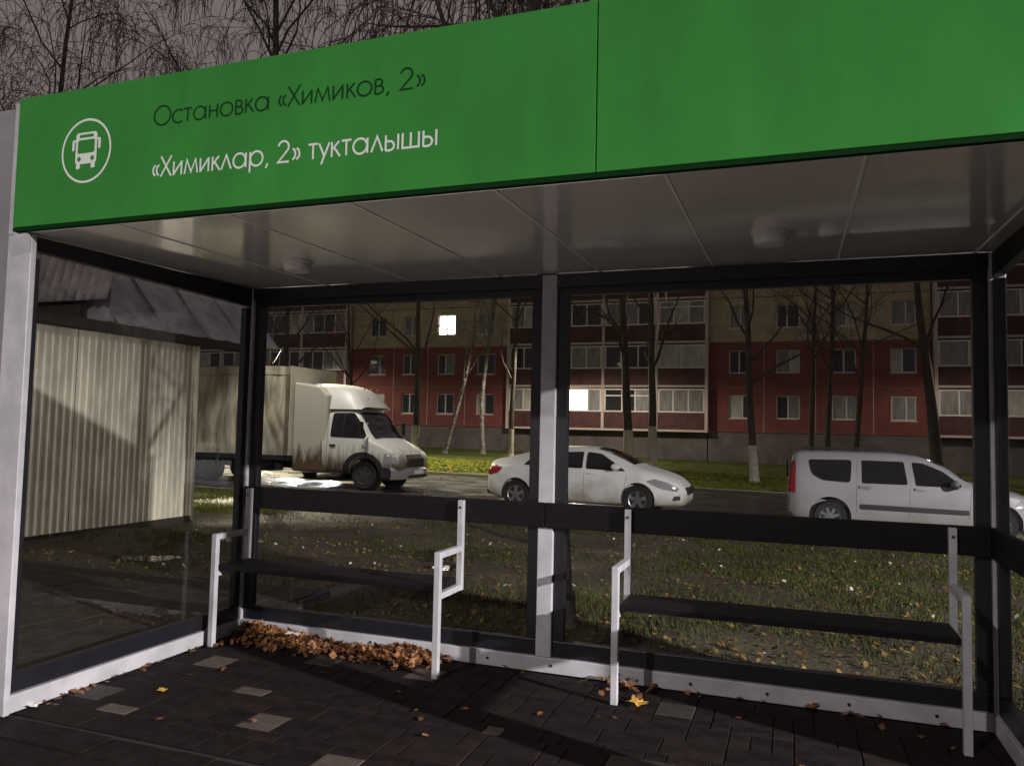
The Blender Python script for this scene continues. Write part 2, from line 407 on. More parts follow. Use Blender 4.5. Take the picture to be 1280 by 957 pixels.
# soffit panels with white seam strips
ZSB = 2.436
seams = [XL+.01, -3.12, -2.454, -1.80, -1.133, -.452, .233, .91, XR+.09]
def soz(y): return ZS+(2.484-ZS)*(y-YF)/(YB-YF)
for a, b in zip(seams[:-1], seams[1:]):
    a += .005; b -= .005; y0, y1 = YF+.036, YB+.05
    MB().add([(a, y0, soz(y0)), (b, y0, soz(y0)), (b, y1, soz(y1)), (a, y1, soz(y1)), (a, y0, soz(y0)+.018), (b, y0, soz(y0)+.018), (b, y1, soz(y1)+.018), (a, y1, soz(y1)+.018)],
             [(0, 3, 2, 1), (4, 5, 6, 7), (0, 1, 5, 4), (1, 2, 6, 5), (2, 3, 7, 6), (3, 0, 4, 7)]).build('soffit_panel', 'soffit', sh, bevel=.002)
for a in seams[1:-1]:
    MB().bar((a, YF+.036, soz(YF)+.002), (a, YB+.05, soz(YB)+.002), .010, .012).build('seam_strip', 'seam_white', sh)
# round ceiling lamps (unlit)
for lx, ly in ((-2.80, 3.88), (-.11, 3.90)):
    z = soz(ly)
    b = MB().lathe([(.088, -.002), (.088, -.018), (.082, -.022)], 28, (lx, ly, z), 2).build('ceiling_lamp', 'lamp_plastic', sh, smooth=40)
    MB().lathe([(.078, -.0225), (.078, -.048), (.070, -.064), (.035, -.072)], 28, (lx, ly, z), 2).build('diffuser', 'lamp_plastic', b, smooth=50)
# posts
def post(x0, x1, y0, y1, z0, z1, m, name='post', bevel=.004): return MB().box(x0, x1, y0, y1, z0, z1).build(name, m, sh, bevel=bevel)
post(-3.872, -3.705, 2.868, 2.902, .002, ZS-.006, 'white_paint', 'front_post')
post(-3.872, -3.802, 2.866, 2.99, ZS-.004, ZT-.002, 'white_paint', 'post_extension')
MB().prism([(-3.80, ZS-.012), (-3.705, ZS-.012), (-3.705, ZS-.10)], 1, 2.838, 2.864).build('gusset', 'white_paint', sh)
post(-4.10, -3.884, 2.90, 3.0, .002, ZT-.01, 'grey_clad', 'end_cladding')
post(1.0, 1.12, 2.868, 3.02, .002, ZS-.006, 'white_paint', 'front_post')
post(-3.815, -3.725, 4.655, 4.745, .002, ZSB+.036, 'white_paint', 'corner_post')
post(.965, 1.045, 4.655, 4.745, .002, ZSB+.036, 'white_paint', 'corner_post')
post(-1.502, -1.404, 4.652, 4.742, .097, ZSB+.036, 'white_paint', 'centre_post')
# dark glazing frames + panes. back bays, left wall, right wall
def bay_back(x0, x1):
    y0, y1 = 4.68, 4.73; zt, zb = ZSB-.008, .097
    MB().box(x0, x1, y0, y1, zt-.085, zt+.045).build('header_beam', 'dark_frame', sh, bevel=.003)
    MB().box(x0, x1, y0, y1, zb, zb+.095).build('bottom_frame', 'dark_frame', sh, bevel=.003)
    for a, b in ((x0, x0+.07), (x1-.07, x1)):
        MB().box(a, b, y0, y1, zb+.097, zt-.087).build('frame_stile', 'dark_frame', sh, bevel=.003)
    MB().box(x0+.07, x1-.07, 4.702, 4.708, zb+.097, zt-.087).build('glass_pane', 'shelter_glass', sh)
bay_back(-3.722, -1.505); bay_back(-1.401, .962)
MB().box(-3.722, .962, 4.655, 4.745, .002, .094).build('plinth', 'white_paint', sh, bevel=.004)
for px in np.arange(-3.5, .9, .42): MB().lathe([(.009, 0), (.009, -.006)], 8, (px, 4.655, .05), 1).build('plinth_bolt', 'bolt', sh)
MB().box(-3.722, -1.505, 4.652, 4.678, ZSB-.045, ZSB+.038).build('header_trim', 'dark_frame', sh)
MB().box(-1.401, .962, 4.652, 4.678, ZSB-.045, ZSB+.038).build('header_trim', 'dark_frame', sh)
def bay_side(xc, y0, y1):
    x0, x1 = xc-.025, xc+.025; zb = .097
    def zt(y): return soz(y)-.008
    mb = MB()
    mb.add([(x0, y0, 2.372), (x1, y0, 2.372), (x1, y1, 2.345), (x0, y1, 2.345), (x0, y0, zt(y0)), (x1, y0, zt(y0)), (x1, y1, zt(y1)), (x0, y1, zt(y1))],
           [(0, 3, 2, 1), (4, 5, 6, 7), (0, 1, 5, 4), (1, 2, 6, 5), (2, 3, 7, 6), (3, 0, 4, 7)])
    mb.build('header_beam', 'dark_frame', sh)
    MB().box(x0, x1, y0, y1, zb, zb+.095).build('bottom_frame', 'dark_frame', sh, bevel=.003)
    for a, b in ((y0, y0+.05), (y1-.05, y1)):
        MB().box(x0, x1, a, b, zb+.097, 2.33).build('frame_stile', 'dark_frame', sh, bevel=.003)
    MB().box(xc-.003, xc+.003, y0+.05, y1-.05, zb+.097, 2.33).build('glass_pane', 'shelter_glass', sh)
    MB().box(xc-.045, xc+.045, y0, y1, .002, .094).build('plinth', 'white_paint', sh, bevel=.004)
bay_side(-3.765, 2.905, 4.653); bay_side(1.005, 3.022, 4.653)
MB().box(.952, .978, 3.03, 4.64, .885, 1.04).build('side_rail', 'bench_wood', sh, bevel=.004)

# ---- lettering: geometric stroke alphabet (cap height 1, x-height .68)
def arc(cx, cy, rx, ry, a0, a1, n=22): return [(cx+rx*math.cos(R(a0+(a1-a0)*i/n)), cy+ry*math.sin(R(a0+(a1-a0)*i/n))) for i in range(n+1)]
X = .68
GL = {
 'О': ([arc(.5, .5, .47, .5, 0, 360, 36)], 1.06), 'Х': ([[(0, 0), (.6, 1)], [(.6, 0), (0, 1)]], .68),
 'с': ([arc(.36, .34, .33, .34, 48, 312)], .66), 'т': ([[(0, X), (.46, X)], [(.23, 0), (.23, X)]], .52),
 'а': ([arc(.36, .34, .32, .34, 0, 360, 30), [(.70, 0), (.70, X)]], .86), 'о': ([arc(.36, .34, .33, .34, 0, 360, 30)], .80),
 'н': ([[(.06, 0), (.06, X)], [(.48, 0), (.48, X)], [(.06, .36), (.48, .36)]], .62),
 'в': ([[(.06, 0), (.06, X)], [(.06, X), (.22, X)]+arc(.22, .52, .15, .16, 90, -90, 12)+[(.06, .36)], [(.06, .36), (.25, .36)]+arc(.25, .18, .18, .18, 90, -90, 12)+[(.06, 0)]], .54),
 'к': ([[(.06, 0), (.06, X)], [(.08, .33), (.40, X)], [(.17, .42), (.46, 0)]], .52),
 'и': ([[(.06, 0), (.06, X)], [(.50, 0), (.50, X)], [(.06, .04), (.50, X-.04)]], .66),
 'м': ([[(.02, 0), (.14, X), (.38, .08), (.62, X), (.74, 0)]], .84), 'л': ([[(.02, 0), (.28, X), (.54, 0)]], .62),
 'р': ([[(.06, -.28), (.06, X)], arc(.40, .34, .32, .34, 0, 360, 30)], .84), 'у': ([[(0, X), (.25, .1)], [(.5, X), (.12, -.28)]], .56),
 'ы': ([[(.06, 0), (.06, X)], [(.06, .40), (.24, .40)]+arc(.24, .20, .20, .20, 90, -90, 14)+[(.06, 0)], [(.62, 0), (.62, X)]], .76),
 'ш': ([[(.06, X), (.06, .03), (.78, .03), (.78, X)], [(.42, .03), (.42, X)]], .92),
 '2': ([arc(.29, .72, .26, .28, 168, -32, 18)+[(.03, .03), (.58, .03)]], .70), ',': ([[(.14, .06), (.05, -.16)]], .30),
 '«': ([[(.20, .60)]+arc(.42, .34, .36, .34, 145, 215, 8)+[(.20, .08)], [(.40, .60)]+arc(.62, .34, .36, .34, 145, 215, 8)+[(.40, .08)]], .50),
 '»': ([[(.06, .60)]+arc(-.16, .34, .36, .34, 35, -35, 8)+[(.06, .08)], [(.26, .60)]+arc(.04, .34, .36, .34, 35, -35, 8)+[(.26, .08)]], .50),
 ' ': ([], .34)}
def ribbon(mb, pts, wd, y, T):
    P = [Vector((p[0], p[1])) for p in pts]; n = len(P); L = []; Rr = []
    closed = (P[0]-P[-1]).length < 1e-4
    for i in range(n):
        if closed: a = P[(i-1) % (n-1)]; b = P[(i+1) % (n-1)]
        else: a = P[max(i-1, 0)]; b = P[min(i+1, n-1)]
        d0 = (P[i]-a); d1 = (b-P[i])
        d0 = d0.normalized() if d0.length > 1e-6 else d1.normalized(); d1 = d1.normalized() if d1.length > 1e-6 else d0
        t = (d0+d1); t = t.normalized() if t.length > 1e-4 else d0
        nn = Vector((-t.y, t.x)); k = max(.45, nn.dot(Vector((-d0.y, d0.x)))); o = nn*(wd/2/k)
        L.append(P[i]+o); Rr.append(P[i]-o)
    vs = [T(p, y) for p in L]+[T(p, y) for p in Rr]
    mb.add(vs, [(i, i+1, n+i+1, n+i) for i in range(n-1)])
def text_line(s, x0, x1, zbase, cap, m, wd):
    adv = sum(GL[c][1] for c in s); kx = (x1-x0)/adv; x = 0; q = 0
    for c in s:
        mb = MB()
        for st in GL[c][0]:
            q += 1; yy = YF-.0012-.00012*(q % 5)
            ribbon(mb, [(p[0]*kx+x*kx, p[1]*cap) for p in st], wd, yy, lambda p, yy: (x0+p[0], yy, zbase+p[1]))
        x += GL[c][1]
        if mb.v: mb.build('letter', m, f1)
text_line('Остановка «Химиков, 2»', -2.893, -1.437, 2.905, .093, 'print_dark', .0082)
text_line('«Химиклар, 2» тукталышы', -2.887, -1.372, 2.652, .098, 'print_white', .0098)
# bus emblem in a ring
em = MB(); EX, EZ = -3.317, 2.829
T = lambda p, y: (EX+p[0], y, EZ+p[1])
ribbon(em, arc(0, 0, .158, .158, 0, 360, 56), .0115, YF-.0015, T)
def rr(x0, x1, z0, z1, r, n=5):
    return arc(x1-r, z1-r, r, r, 0, 90, n)+arc(x0+r, z1-r, r, r, 90, 180, n)+arc(x0+r, z0+r, r, r, 180, 270, n)+arc(x1-r, z0+r, r, r, 270, 360, n)
def flat(mb, poly, y): mb.add([T(p, y) for p in poly], [tuple(range(len(poly)))])
flat(em, rr(-.070, .070, -.066, .094, .018), YF-.0016)
flat(em, rr(-.062, -.036, -.090, -.06, .006), YF-.0018); flat(em, rr(.036, .062, -.090, -.06, .006), YF-.0018)
flat(em, rr(-.094, -.078, .005, .058, .007), YF-.0016); flat(em, rr(.078, .094, .005, .058, .007), YF-.0016)
flat(em, rr(-.09, -.06, .050, .060, .003), YF-.0019); flat(em, rr(.06, .09, .050, .060, .003), YF-.0019)
em.build('bus_emblem', 'print_white', f1)
ec = MB()
flat(ec, rr(-.055, .055, -.012, .056, .010), YF-.0024); flat(ec, rr(-.046, .046, .068, .083, .005), YF-.0024)
for sx in (-.044, .044): flat(ec, arc(sx, -.040, .012, .012, 0, 345, 15), YF-.0024)
ec.build('emblem_cutout', 'green_panel', f1)

# ------------------------------------------------------------------ two benches inside
def bench(label, xa, xb, r0, r1):
    t = thing('bench', ((xa+xb)/2, 4.45, 0), label, 'bench', 'benches along the rear glass of the shelter')
    for i, x in enumerate((xa, xb)):
        mb = MB(); w2 = .019; fy, ry = 4.285, 4.612
        mb.box(x-w2, x+w2, fy-w2, fy+w2, .002, .745)
        mb.box(x-w2, x+w2, fy+w2, ry-w2, .707, .745)
        mb.box(x-w2, x+w2, ry-w2, ry+w2, .462, 1.03)
        mb.box(x-w2, x+w2, fy+w2, ry-w2, .464, .502)
        a = mb.build('arm_frame', 'white_paint', t, bevel=.003)
        MB().lathe([(.008, 0), (.008, -.005)], 8, (x, ry-w2, .985), 1).build('bolt', 'bolt', a)
    for y0, y1 in ((4.295, 4.445), (4.455, 4.60)):
        MB().box(xa+.021, xb-.021, y0, y1, .505, .542).build('seat_plank', 'bench_wood', t, bevel=.004)
    MB().box(r0, r1, 4.633, 4.650, .888, 1.041).build('backrest_plank', 'bench_wood', t, bevel=.004)
    return t
bench('dark plank bench with white arm frames beside the leaf heap, nearer the shed', -3.655, -2.005, -3.72, -1.455)
bench('dark plank bench with white arm frames nearer the right wall of the shelter', -.925, .775, -1.451, .955)

# ------------------------------------------------------------------ corrugated shed on the left
SX = -9.45
shd = thing('shed', (-11.2, 7.5, -.02), 'cream corrugated metal shed with steep sheet metal roof', 'shed')
def sheet(y0, y1, z0, z1, x=SX, pitch=.114, dep=.015):
    mb = MB(); n = round((y1-y0)/pitch); P = []
    for i in range(n):
        a = y0+(y1-y0)*i/n; p = (y1-y0)/n
        for t, d in ((0, 0), (.52, 0), (.62, 1), (.90, 1)): P.append((a+t*p, d*dep))
    P.append((y1, 0)); fr = [[(x+d, y, z0) for y, d in P], [(x+d, y, z1) for y, d in P]]
    mb.grid(fr); return mb
ye = 10.38; i = 0
while ye > 2.2:
    y0 = ye-1.136
    sheet(y0+.003, ye, -.22, 2.765-random.uniform(0, .012), SX+random.uniform(-.006, .006)).build('wall_sheet', 'shed_sheet', shd); ye = y0; i += 1
MB().box(-13.0, SX-.02, 2.2, 10.36, -.1, 2.76).build('wall_core', 'shed_dark', shd)
MB().box(SX+.001, SX+.055, 2.2, 10.37, -.4, -.05).build('base_board', 'shed_dark', shd)
MB().box(SX-.03, SX+.05, 10.383, 10.43, -.22, 2.765).build('corner_trim', 'shed_sheet', shd)
MB().prism([(SX+.02, 2.765), (SX+.17, 2.80), (SX+.17, 2.90), (SX+.02, 2.86)], 1, 2.0, 11.9).build('eave_board', 'shed_dark', shd)
# sheet-metal roof: separate trays with standing seams
yy = 12.35; k = 0
while yy > 8.9:
    y0 = yy-.93; c = random.uniform(-.01, .01)
    n = 6; P = [[(SX+.16-1.9*t+.012*math.sin(9*t+yy)+c, y0+.004+(yy-y0-.008)*s, 2.915+2.2*t+.012*math.sin(5*s*3+t*7)) for s in (0, .25, .5, .75, 1)] for t in [j/n for j in range(n+1)]]
    MB().grid(P).build('roof_sheet', 'roof_metal', shd, smooth=40)
    MB().bar((SX+.165, yy, 2.93), (SX+.16-1.9, yy, 2.93+2.2), .02, .035).build('roof_seam', 'roof_metal', shd)
    yy = y0; k += 1
# older corrugated slate cladding of a low loft, its lower edge towards the viewer
P = []
for t in [j/10 for j in range(11)]:
    P.append([(-12.4+3.24*u, 8.28+.36*t, 3.205+1.35*t+.036*math.sin(u*3.24/.185*2*math.pi)*.3) for u in [q/170 for q in range(171)]])
P = [[(x, y+.055*math.sin((x+12.4)/.185*2*math.pi), z) for x, y, z in row] for row in P]
sl = MB().grid(P).build('slate_sheet', 'roof_slate', shd, smooth=60)
so = sl.modifiers.new('thick', 'SOLIDIFY'); so.thickness = .014
MB().box(-12.3, -9.34, 8.52, 8.60, 2.93, 3.40).build('loft_wall', 'roof_metal', shd)
MB().box(-12.3, -9.75, 8.36, 8.44, 2.93, 3.17).build('slate_batten', 'shed_dark', shd)
MB().box(-13.0, -9.4, 2.2, 8.5, 2.80, 2.925).build('flat_roof', 'shed_dark', shd)

# ------------------------------------------------------------------ apartment block across the street
BY = 50.0
bl = thing('apartment_building', (-12, 55, -.4), 'five storey panel block with red lower and cream upper storeys', 'building')
GZB = -.6; F0 = 1.60; FH = 2.80; NF = 5
def bbox(mb, *a): return mb.box(*a)
MB().box(-60, 40, BY+.36, BY+12, GZB, F0+NF*FH).build('building_core', 'bay_dark', bl)
MB().box(-60, 40, BY+.36, BY+12.2, F0+NF*FH+.002, F0+NF*FH+.5).build('roof_parapet', 'panel_cream', bl)
# window meshes shared by all
def ring(w, h, ow, oh, oz, d):
    """wall panel w x h with an opening ow x oh whose sill is oz above its foot"""
    a, b = -w/2, w/2; p, q = -ow/2, ow/2; mb = MB()
    outer = [(a, 0), (b, 0), (b, h), (a, h)]; inner = [(p, oz), (q, oz), (q, oz+oh), (p, oz+oh)]
    vs = [(x, 0, z) for x, z in outer]+[(x, 0, z) for x, z in inner]+[(x, d, z) for x, z in outer]+[(x, d, z) for x, z in inner]
    fs = []
    for i in range(4):
        j = (i+1) % 4; fs += [(i, j, 4+j, 4+i), (8+i, 8+j, j, i), (4+i, 4+j, 12+j, 12+i)]
    return mb.add(vs, fs)
OW, OH, OZ = 1.36, 1.46, .86
PWM = {}
def panel(x, zf, w, m):
    key = (round(w, 2), m)
    if key not in PWM: PWM[key] = ring(w-.05, FH-.05, OW, OH, OZ-.025, .30).mesh('wall_panel', m)
    return linked('wall_panel', PWM[key], bl, (x+12, BY-55, zf+.025+.4))
def frame_mesh(w, h, divs, t=.075, name='window', transom=None):
    mb = MB()
    mb.box(-w/2, w/2, 0, .06, 0, t); mb.box(-w/2, w/2, 0, .06, h-t, h)
    mb.box(-w/2, -w/2+t, 0, .06, t, h-t); mb.box(w/2-t, w/2, 0, .06, t, h-t)
    for d in divs: mb.box(d-t/2, d+t/2, .002, .058, t, h-t)
    if transom: mb.box(-w/2+t, w/2-t, .004, .056, transom-t/2, transom+t/2)
    return mb.mesh(name, 'window_frame')
WIN = frame_mesh(OW, OH, (-.06,)); WIN2 = frame_mesh(OW, OH, (.14,))
WINM = frame_mesh(OW, OH, (0,))
PANE = {}
def pane(x0, x1, z0, z1, m, parent, y=.03):
    key = (round(x1-x0, 3), round(z1-z0, 3), m)
    if key not in PANE: PANE[key] = MB().box(-key[0]/2, key[0]/2, -.006, .006, -key[1]/2, key[1]/2).mesh('pane', m)
    return linked('pane', PANE[key], parent, ((x0+x1)/2, y, (z0+z1)/2))
SILL = MB().box(-OW/2-.06, OW/2+.06, -.10, .0, -.05, -.012).mesh('sill', 'joint_white')
def window(x, zf, mats):
    j = random.randrange(3)
    o = linked('window', (WIN, WIN2, WINM)[j], bl, (x+12, BY+.12-55, zf+OZ+.4)); d = (-.06, .14, 0)[j]
    pane(-OW/2+.07, d-.035, .07, OH-.07, mats[0], o); pane(d+.035, OW/2-.07, .07, OH-.07, mats[1], o)
    linked('sill', SILL, o, (0, -.02, 0)); return o
random.seed(21)
def pm():
    return random.choice((('pane_dark', 'pane_dark'), ('pane_dark', 'pane_curtain'), ('pane_curtain', 'pane_curtain'), ('pane_dark', 'pane_dark'), ('pane_pale', 'pane_dark'), ('pane_curtain', 'pane_pale')))
def panel_section(xl, cols, xr):
    ed = [xl]+[(a+b)/2 for a, b in zip(cols[:-1], cols[1:])]+[xr]
    for f in range(NF):
        zf = F0+f*FH; m = 'panel_red' if f < 2 else 'panel_cream'
        for c, x in enumerate(cols):
            # the panel is centred on its window; joints fall between
            wl, wr = x-ed[c], ed[c+1]-x
            w = wl+wr; cx = (ed[c]+ed[c+1])/2
            key = (round(wl, 2), round(wr, 2), m)
            if key not in PWM:
                mb = MB(); a, b = -wl+.025, wr-.025; p, q = -OW/2, OW/2; h = FH-.05; oz = OZ-.025; d = .30
                outer = [(a, 0), (b, 0), (b, h), (a, h)]; inner = [(p, oz), (q, oz), (q, oz+OH), (p, oz+OH)]
                vs = [(u, 0, z) for u, z in outer]+[(u, 0, z) for u, z in inner]+[(u, d, z) for u, z in outer]+[(u, d, z) for u, z in inner]
                fs = []
                for i in range(4):
                    j = (i+1) % 4; fs += [(i, j, 4+j, 4+i), (8+i, 8+j, j, i), (4+i, 4+j, 12+j, 12+i)]
                PWM[key] = mb.add(vs, fs).mesh('wall_panel', m)
            linked('wall_panel', PWM[key], bl, (x+12, BY-55+random.uniform(-.012, .012), zf+.025+.4))
            mm = pm()
            if abs(x+23.233) < .1 and f == 2: mm = ('pane_lit', 'pane_lit')
            window(x, zf, mm)
    for f in range(0, NF+1):
        MB().box(xl+.02, xr-.02, BY+.10, BY+.30, F0+f*FH-.024, F0+f*FH+.024).build('joint_strip', 'joint_white', bl)
    for e in ed[1:-1]:
        for f in range(NF):
            MB().box(e-.022, e+.022, BY+.012, BY+.30, F0+f*FH+.026, F0+(f+1)*FH-.026).build('joint_strip', 'joint_white', bl)
    MB().box(xl, xr, BY+.05, BY+.358, GZB, F0-.03).build('wall_plinth', 'wall_plinth', bl)
panel_section(-30.9, (-28.77, -26.02, -23.233, -20.18), -18.46)
panel_section(-5.05, (-3.134, -.332, 2.8, 6.0), 7.45)
panel_section(-58, (-56.2, -53.2, -50.2, -47.5), -45.9)
panel_section(19.6, (21.5, 24.4, 27.3, 30.4), 32.2)
# glazed loggias: dark parapets, white glazing frames, white dividers
def loggia(x0, x1, f, divs, mats, transom=None, out=.0):
    zf = F0+f*FH; y = BY-.55-out
    MB().box(x0, x1, y, y+.08, zf+.10, zf+1.16).build('parapet_panel', 'parapet', bl)
    MB().box(x0-.02, x1+.02, y-.03, BY+.34, zf-.04, zf+.095).build('balcony_slab', 'joint_white', bl)
    wd, h = x1-x0-.02, 1.50
    dx = [x0+wd*d-(x0+x1)/2 for d in divs]
    me = frame_mesh(wd, h, dx, .085, 'balcony_window', transom)
    o = linked('balcony_window', me, bl, ((x0+x1)/2+12, y-55, zf+1.165+.4))
    ee = [-wd/2]+dx+[wd/2]
    for q, (a, b) in enumerate(zip(ee[:-1], ee[1:])): pane(a+.05, b-.05, .085, h-.085, mats[q % len(mats)], o)
    return o
def divider(x): 
    MB().box(x-.09, x+.09, BY-.60, BY+.34, F0-.04, F0+NF*FH).build('balcony_divider', 'joint_white', bl)
D, Cc, P_ = 'pane_dark', 'pane_curtain', 'pane_pale'
random.seed(5)
def bays(edges, special={}):
    for e in edges: divider(e)
    for a, b in zip(edges[:-1], edges[1:]):
        for f in range(NF):
            sp = special.get((round(a), f))
            if sp: loggia(a+.1, b-.1, f, *sp); continue
            n = random.choice((2, 3, 3, 4)); dv = [q/n for q in range(1, n)]
            loggia(a+.1, b-.1, f, dv, [random.choice((D, D, Cc, Cc, P_)) for _ in range(n)], .5 if random.random() < .2 else None)
    MB().box(edges[0], edges[-1], BY+.1, BY+.358, GZB, F0-.06).build('wall_plinth', 'wall_plinth', bl)
bays([-18.3, -15.0, -11.70, -8.22, -5.12], {
    (-15, 0): ([.5, .72], ['pane_lit_warm', 'pane_lit_warm', Cc]), (-15, 1): ([.34, .67], [D, Cc, Cc]),
    (-12, 0): ([.36, .62], [D, D, Cc], 1.05), (-12, 1): ([.33, .67], [D, D, D]),
    (-8, 0): ([.33, .66], [Cc, Cc, Cc]), (-8, 1): ([.5], [P_, P_]), (-8, 2): ([.33, .66], [Cc, P_, Cc], 1.1)})
bays([-45.7, -42.4, -38.9, -35.0, -31.1]); bays([7.6, 10.9, 14.2, 17.4, 19.5])

# ------------------------------------------------------------------ vehicles
def pchip(xk, yk, x):
    xk = np.array(xk, float); yk = np.array(yk, float); h = np.diff(xk); d = np.diff(yk)/h; n = len(xk); m = np.zeros(n)
    for i in range(1, n-1):
        if d[i-1]*d[i] > 0: w1 = 2*h[i]+h[i-1]; w2 = h[i]+2*h[i-1]; m[i] = (w1+w2)/(w1/d[i-1]+w2/d[i])
    m[0] = d[0]; m[-1] = d[-1]
    x = np.clip(x, xk[0], xk[-1]); i = np.clip(np.searchsorted(xk, x)-1, 0, n-2); t = (x-xk[i])/h[i]
    return (2*t**3-3*t**2+1)*yk[i]+(t**3-2*t**2+t)*h[i]*m[i]+(-2*t**3+3*t**2)*yk[i+1]+(t**3-t**2)*h[i]*m[i+1]
class CarBody:
    """lofted body: stations carry x, z bottom, z belt, z roof, half width at rocker, belt and roof edge"""
    def __init__(s, st): s.st = np.array(st, float); s.memo = {}
    def val(s, x): return [float(pchip(s.st[:, 0], s.st[:, c], x)) for c in range(1, 7)]
    def half(s, x):
        key = round(x/.004)
        if key not in s.memo: s.memo[key] = s.half_at(key*.004)
        return s.memo[key]
    def half_at(s, x):
        zb, zl, zr, wb, wl, wr = s.val(x)
        zm = zb+(zl-zb)*.55; wm = max(wb, wl)+.025
        cp = [(wb*.86, zb), (wb, zb+.07), (wm, zm), (wl, zl), (wr, zr-.22*min(.3, (zr-zl))-.012), (wr*.86, zr-.022*min(1, 10*(zr-zl))), (wr*.5, zr-.004), (0, zr)]
        P = np.array(cp); t = np.array([0, .6, 1.6, 2.6, 3.8, 4.3, 5, 6.]); tt = np.concatenate([np.linspace(a, b, 5)[:-1] for a, b in zip(t[:-1], t[1:])]+[[6.]])
        return np.stack([pchip(t, P[:, 0], tt), pchip(t, P[:, 1], tt)], 1)
    def side(s, x, z):
        h = s.half(x)[3:18]; return float(np.interp(z, h[:, 1], h[:, 0]))
    def top(s, x, y):
        h = s.half(x)[16:][::-1]; return float(np.interp(abs(y), h[:, 0], h[:, 1]))
    def mesh(s, n=64):
        mb = MB(); xs = np.linspace(s.st[0, 0], s.st[-1, 0], n); rows = []
        for x in xs:
            h = s.half(x); full = [(x, -p[0], p[1]) for p in h]+[(x, p[0], p[1]) for p in h[::-1][1:]]
            rows.append(full)
        m = len(rows[0]); k = 0
        for r_ in rows: mb.v.extend(r_)
        for i in range(n-1):
            for j in range(m): mb.f.append((i*m+j, i*m+(j+1) % m, (i+1)*m+(j+1) % m, (i+1)*m+j))
        mb.f.append(tuple(range(m))); mb.f.append(tuple(range((n-1)*m, n*m))[::-1]); return mb
    def patch(s, poly, off=.006, side=-1, n=6, thick=True):
        pts = []
        for (a, b) in zip(poly, poly[1:]+poly[:1]):
            for i in range(n): t = i/n; pts.append((a[0]+(b[0]-a[0])*t, a[1]+(b[1]-a[1])*t))
        mb = MB(); N = len(pts)
        B = [(x, side*(s.side(x, z)-.02), z) for x, z in pts]
        if n == 1 and N > 40:      # arch trims: a strip between two arcs of equal length
            A = [(x, side*(s.side(x, z)+off), z) for x, z in pts]
            return mb.add(A+B, [(i, i+1, N-2-i, N-1-i) for i in range(N//2-1)]+[(i, (i+1) % N, N+(i+1) % N, N+i) for i in range(N)])
        cx = sum(p[0] for p in pts)/N; cz = sum(p[1] for p in pts)/N; V = []; F = []; K = (1, .8, .6, .4, .2)
        for q in K: V += [(cx+(x-cx)*q, cz+(z-cz)*q) for x, z in pts]
        V.append((cx, cz)); A = [(x, side*(s.side(x, z)+off), z) for x, z in V]; M = len(A)
        for r_ in range(len(K)-1):
            for i in range(N): j = (i+1) % N; F.append((r_*N+i, r_*N+j, (r_+1)*N+j, (r_+1)*N+i))
        for i in range(N): F.append(((len(K)-1)*N+i, (len(K)-1)*N+(i+1) % N, M-1))
        return mb.add(A+B, F+[(i, (i+1) % N, M+(i+1) % N, M+i) for i in range(N)])
    def toppatch(s, x0, x1, w0, w1, off=.008, n=8):
        P = []
        for i in range(n+1):
            t = i/n; x = x0+(x1-x0)*t; w = w0+(w1-w0)*t
            P.append([(x-.0*abs(u), w*u, s.top(x, w*u)+off) for u in [q/6 for q in range(-6, 7)]])
        return MB().grid(P)
def rounded(poly, r=.06, n=4):
    out = []; N = len(poly)
    for i in range(N):
        p = Vector(poly[i]); a = (Vector(poly[i-1])-p); b = (Vector(poly[(i+1) % N])-p)
        ra = min(r, a.length*.45); rb = min(r, b.length*.45); A = p+a.normalized()*ra; B = p+b.normalized()*rb
        for j in range(n+1): t = j/n; out.append(tuple(A*(1-t)**2+p*(2*t*(1-t))+B*t*t))
    return out
CUT = {}
def cut_arches(o, wheels, r, hw, depth=.5):
    key = (tuple(wheels), r, len(o.data.vertices), o.data.materials[0].name)
    if key in CUT: o.data = CUT[key]; return
    cut = MB()
    for wx, wz in wheels:
        for sgn in (-1, 1):
            y0, y1 = (-hw-.3, -hw+depth*.45) if sgn < 0 else (hw-depth*.45, hw+.3)
            cut.lathe([(r, y0), (r, y1)], 32, (wx, 0, wz), 1)
    c = cut.build('cutter', 'black_plastic', local=True)
    md = o.modifiers.new('b', 'BOOLEAN'); md.object = c; md.operation = 'DIFFERENCE'; md.solver = 'EXACT'; md.use_self = True
    par = o.parent; o.parent = None
    bpy.context.view_layer.update()
    dg = bpy.context.evaluated_depsgraph_get(); me = bpy.data.meshes.new_from_object(o.evaluated_get(dg))
    o.modifiers.clear(); o.data = me; o.parent = par; me.shade_smooth(); me.set_sharp_from_angle(angle=R(38))
    bpy.data.objects.remove(c); CUT[key] = o.data
WH = {}
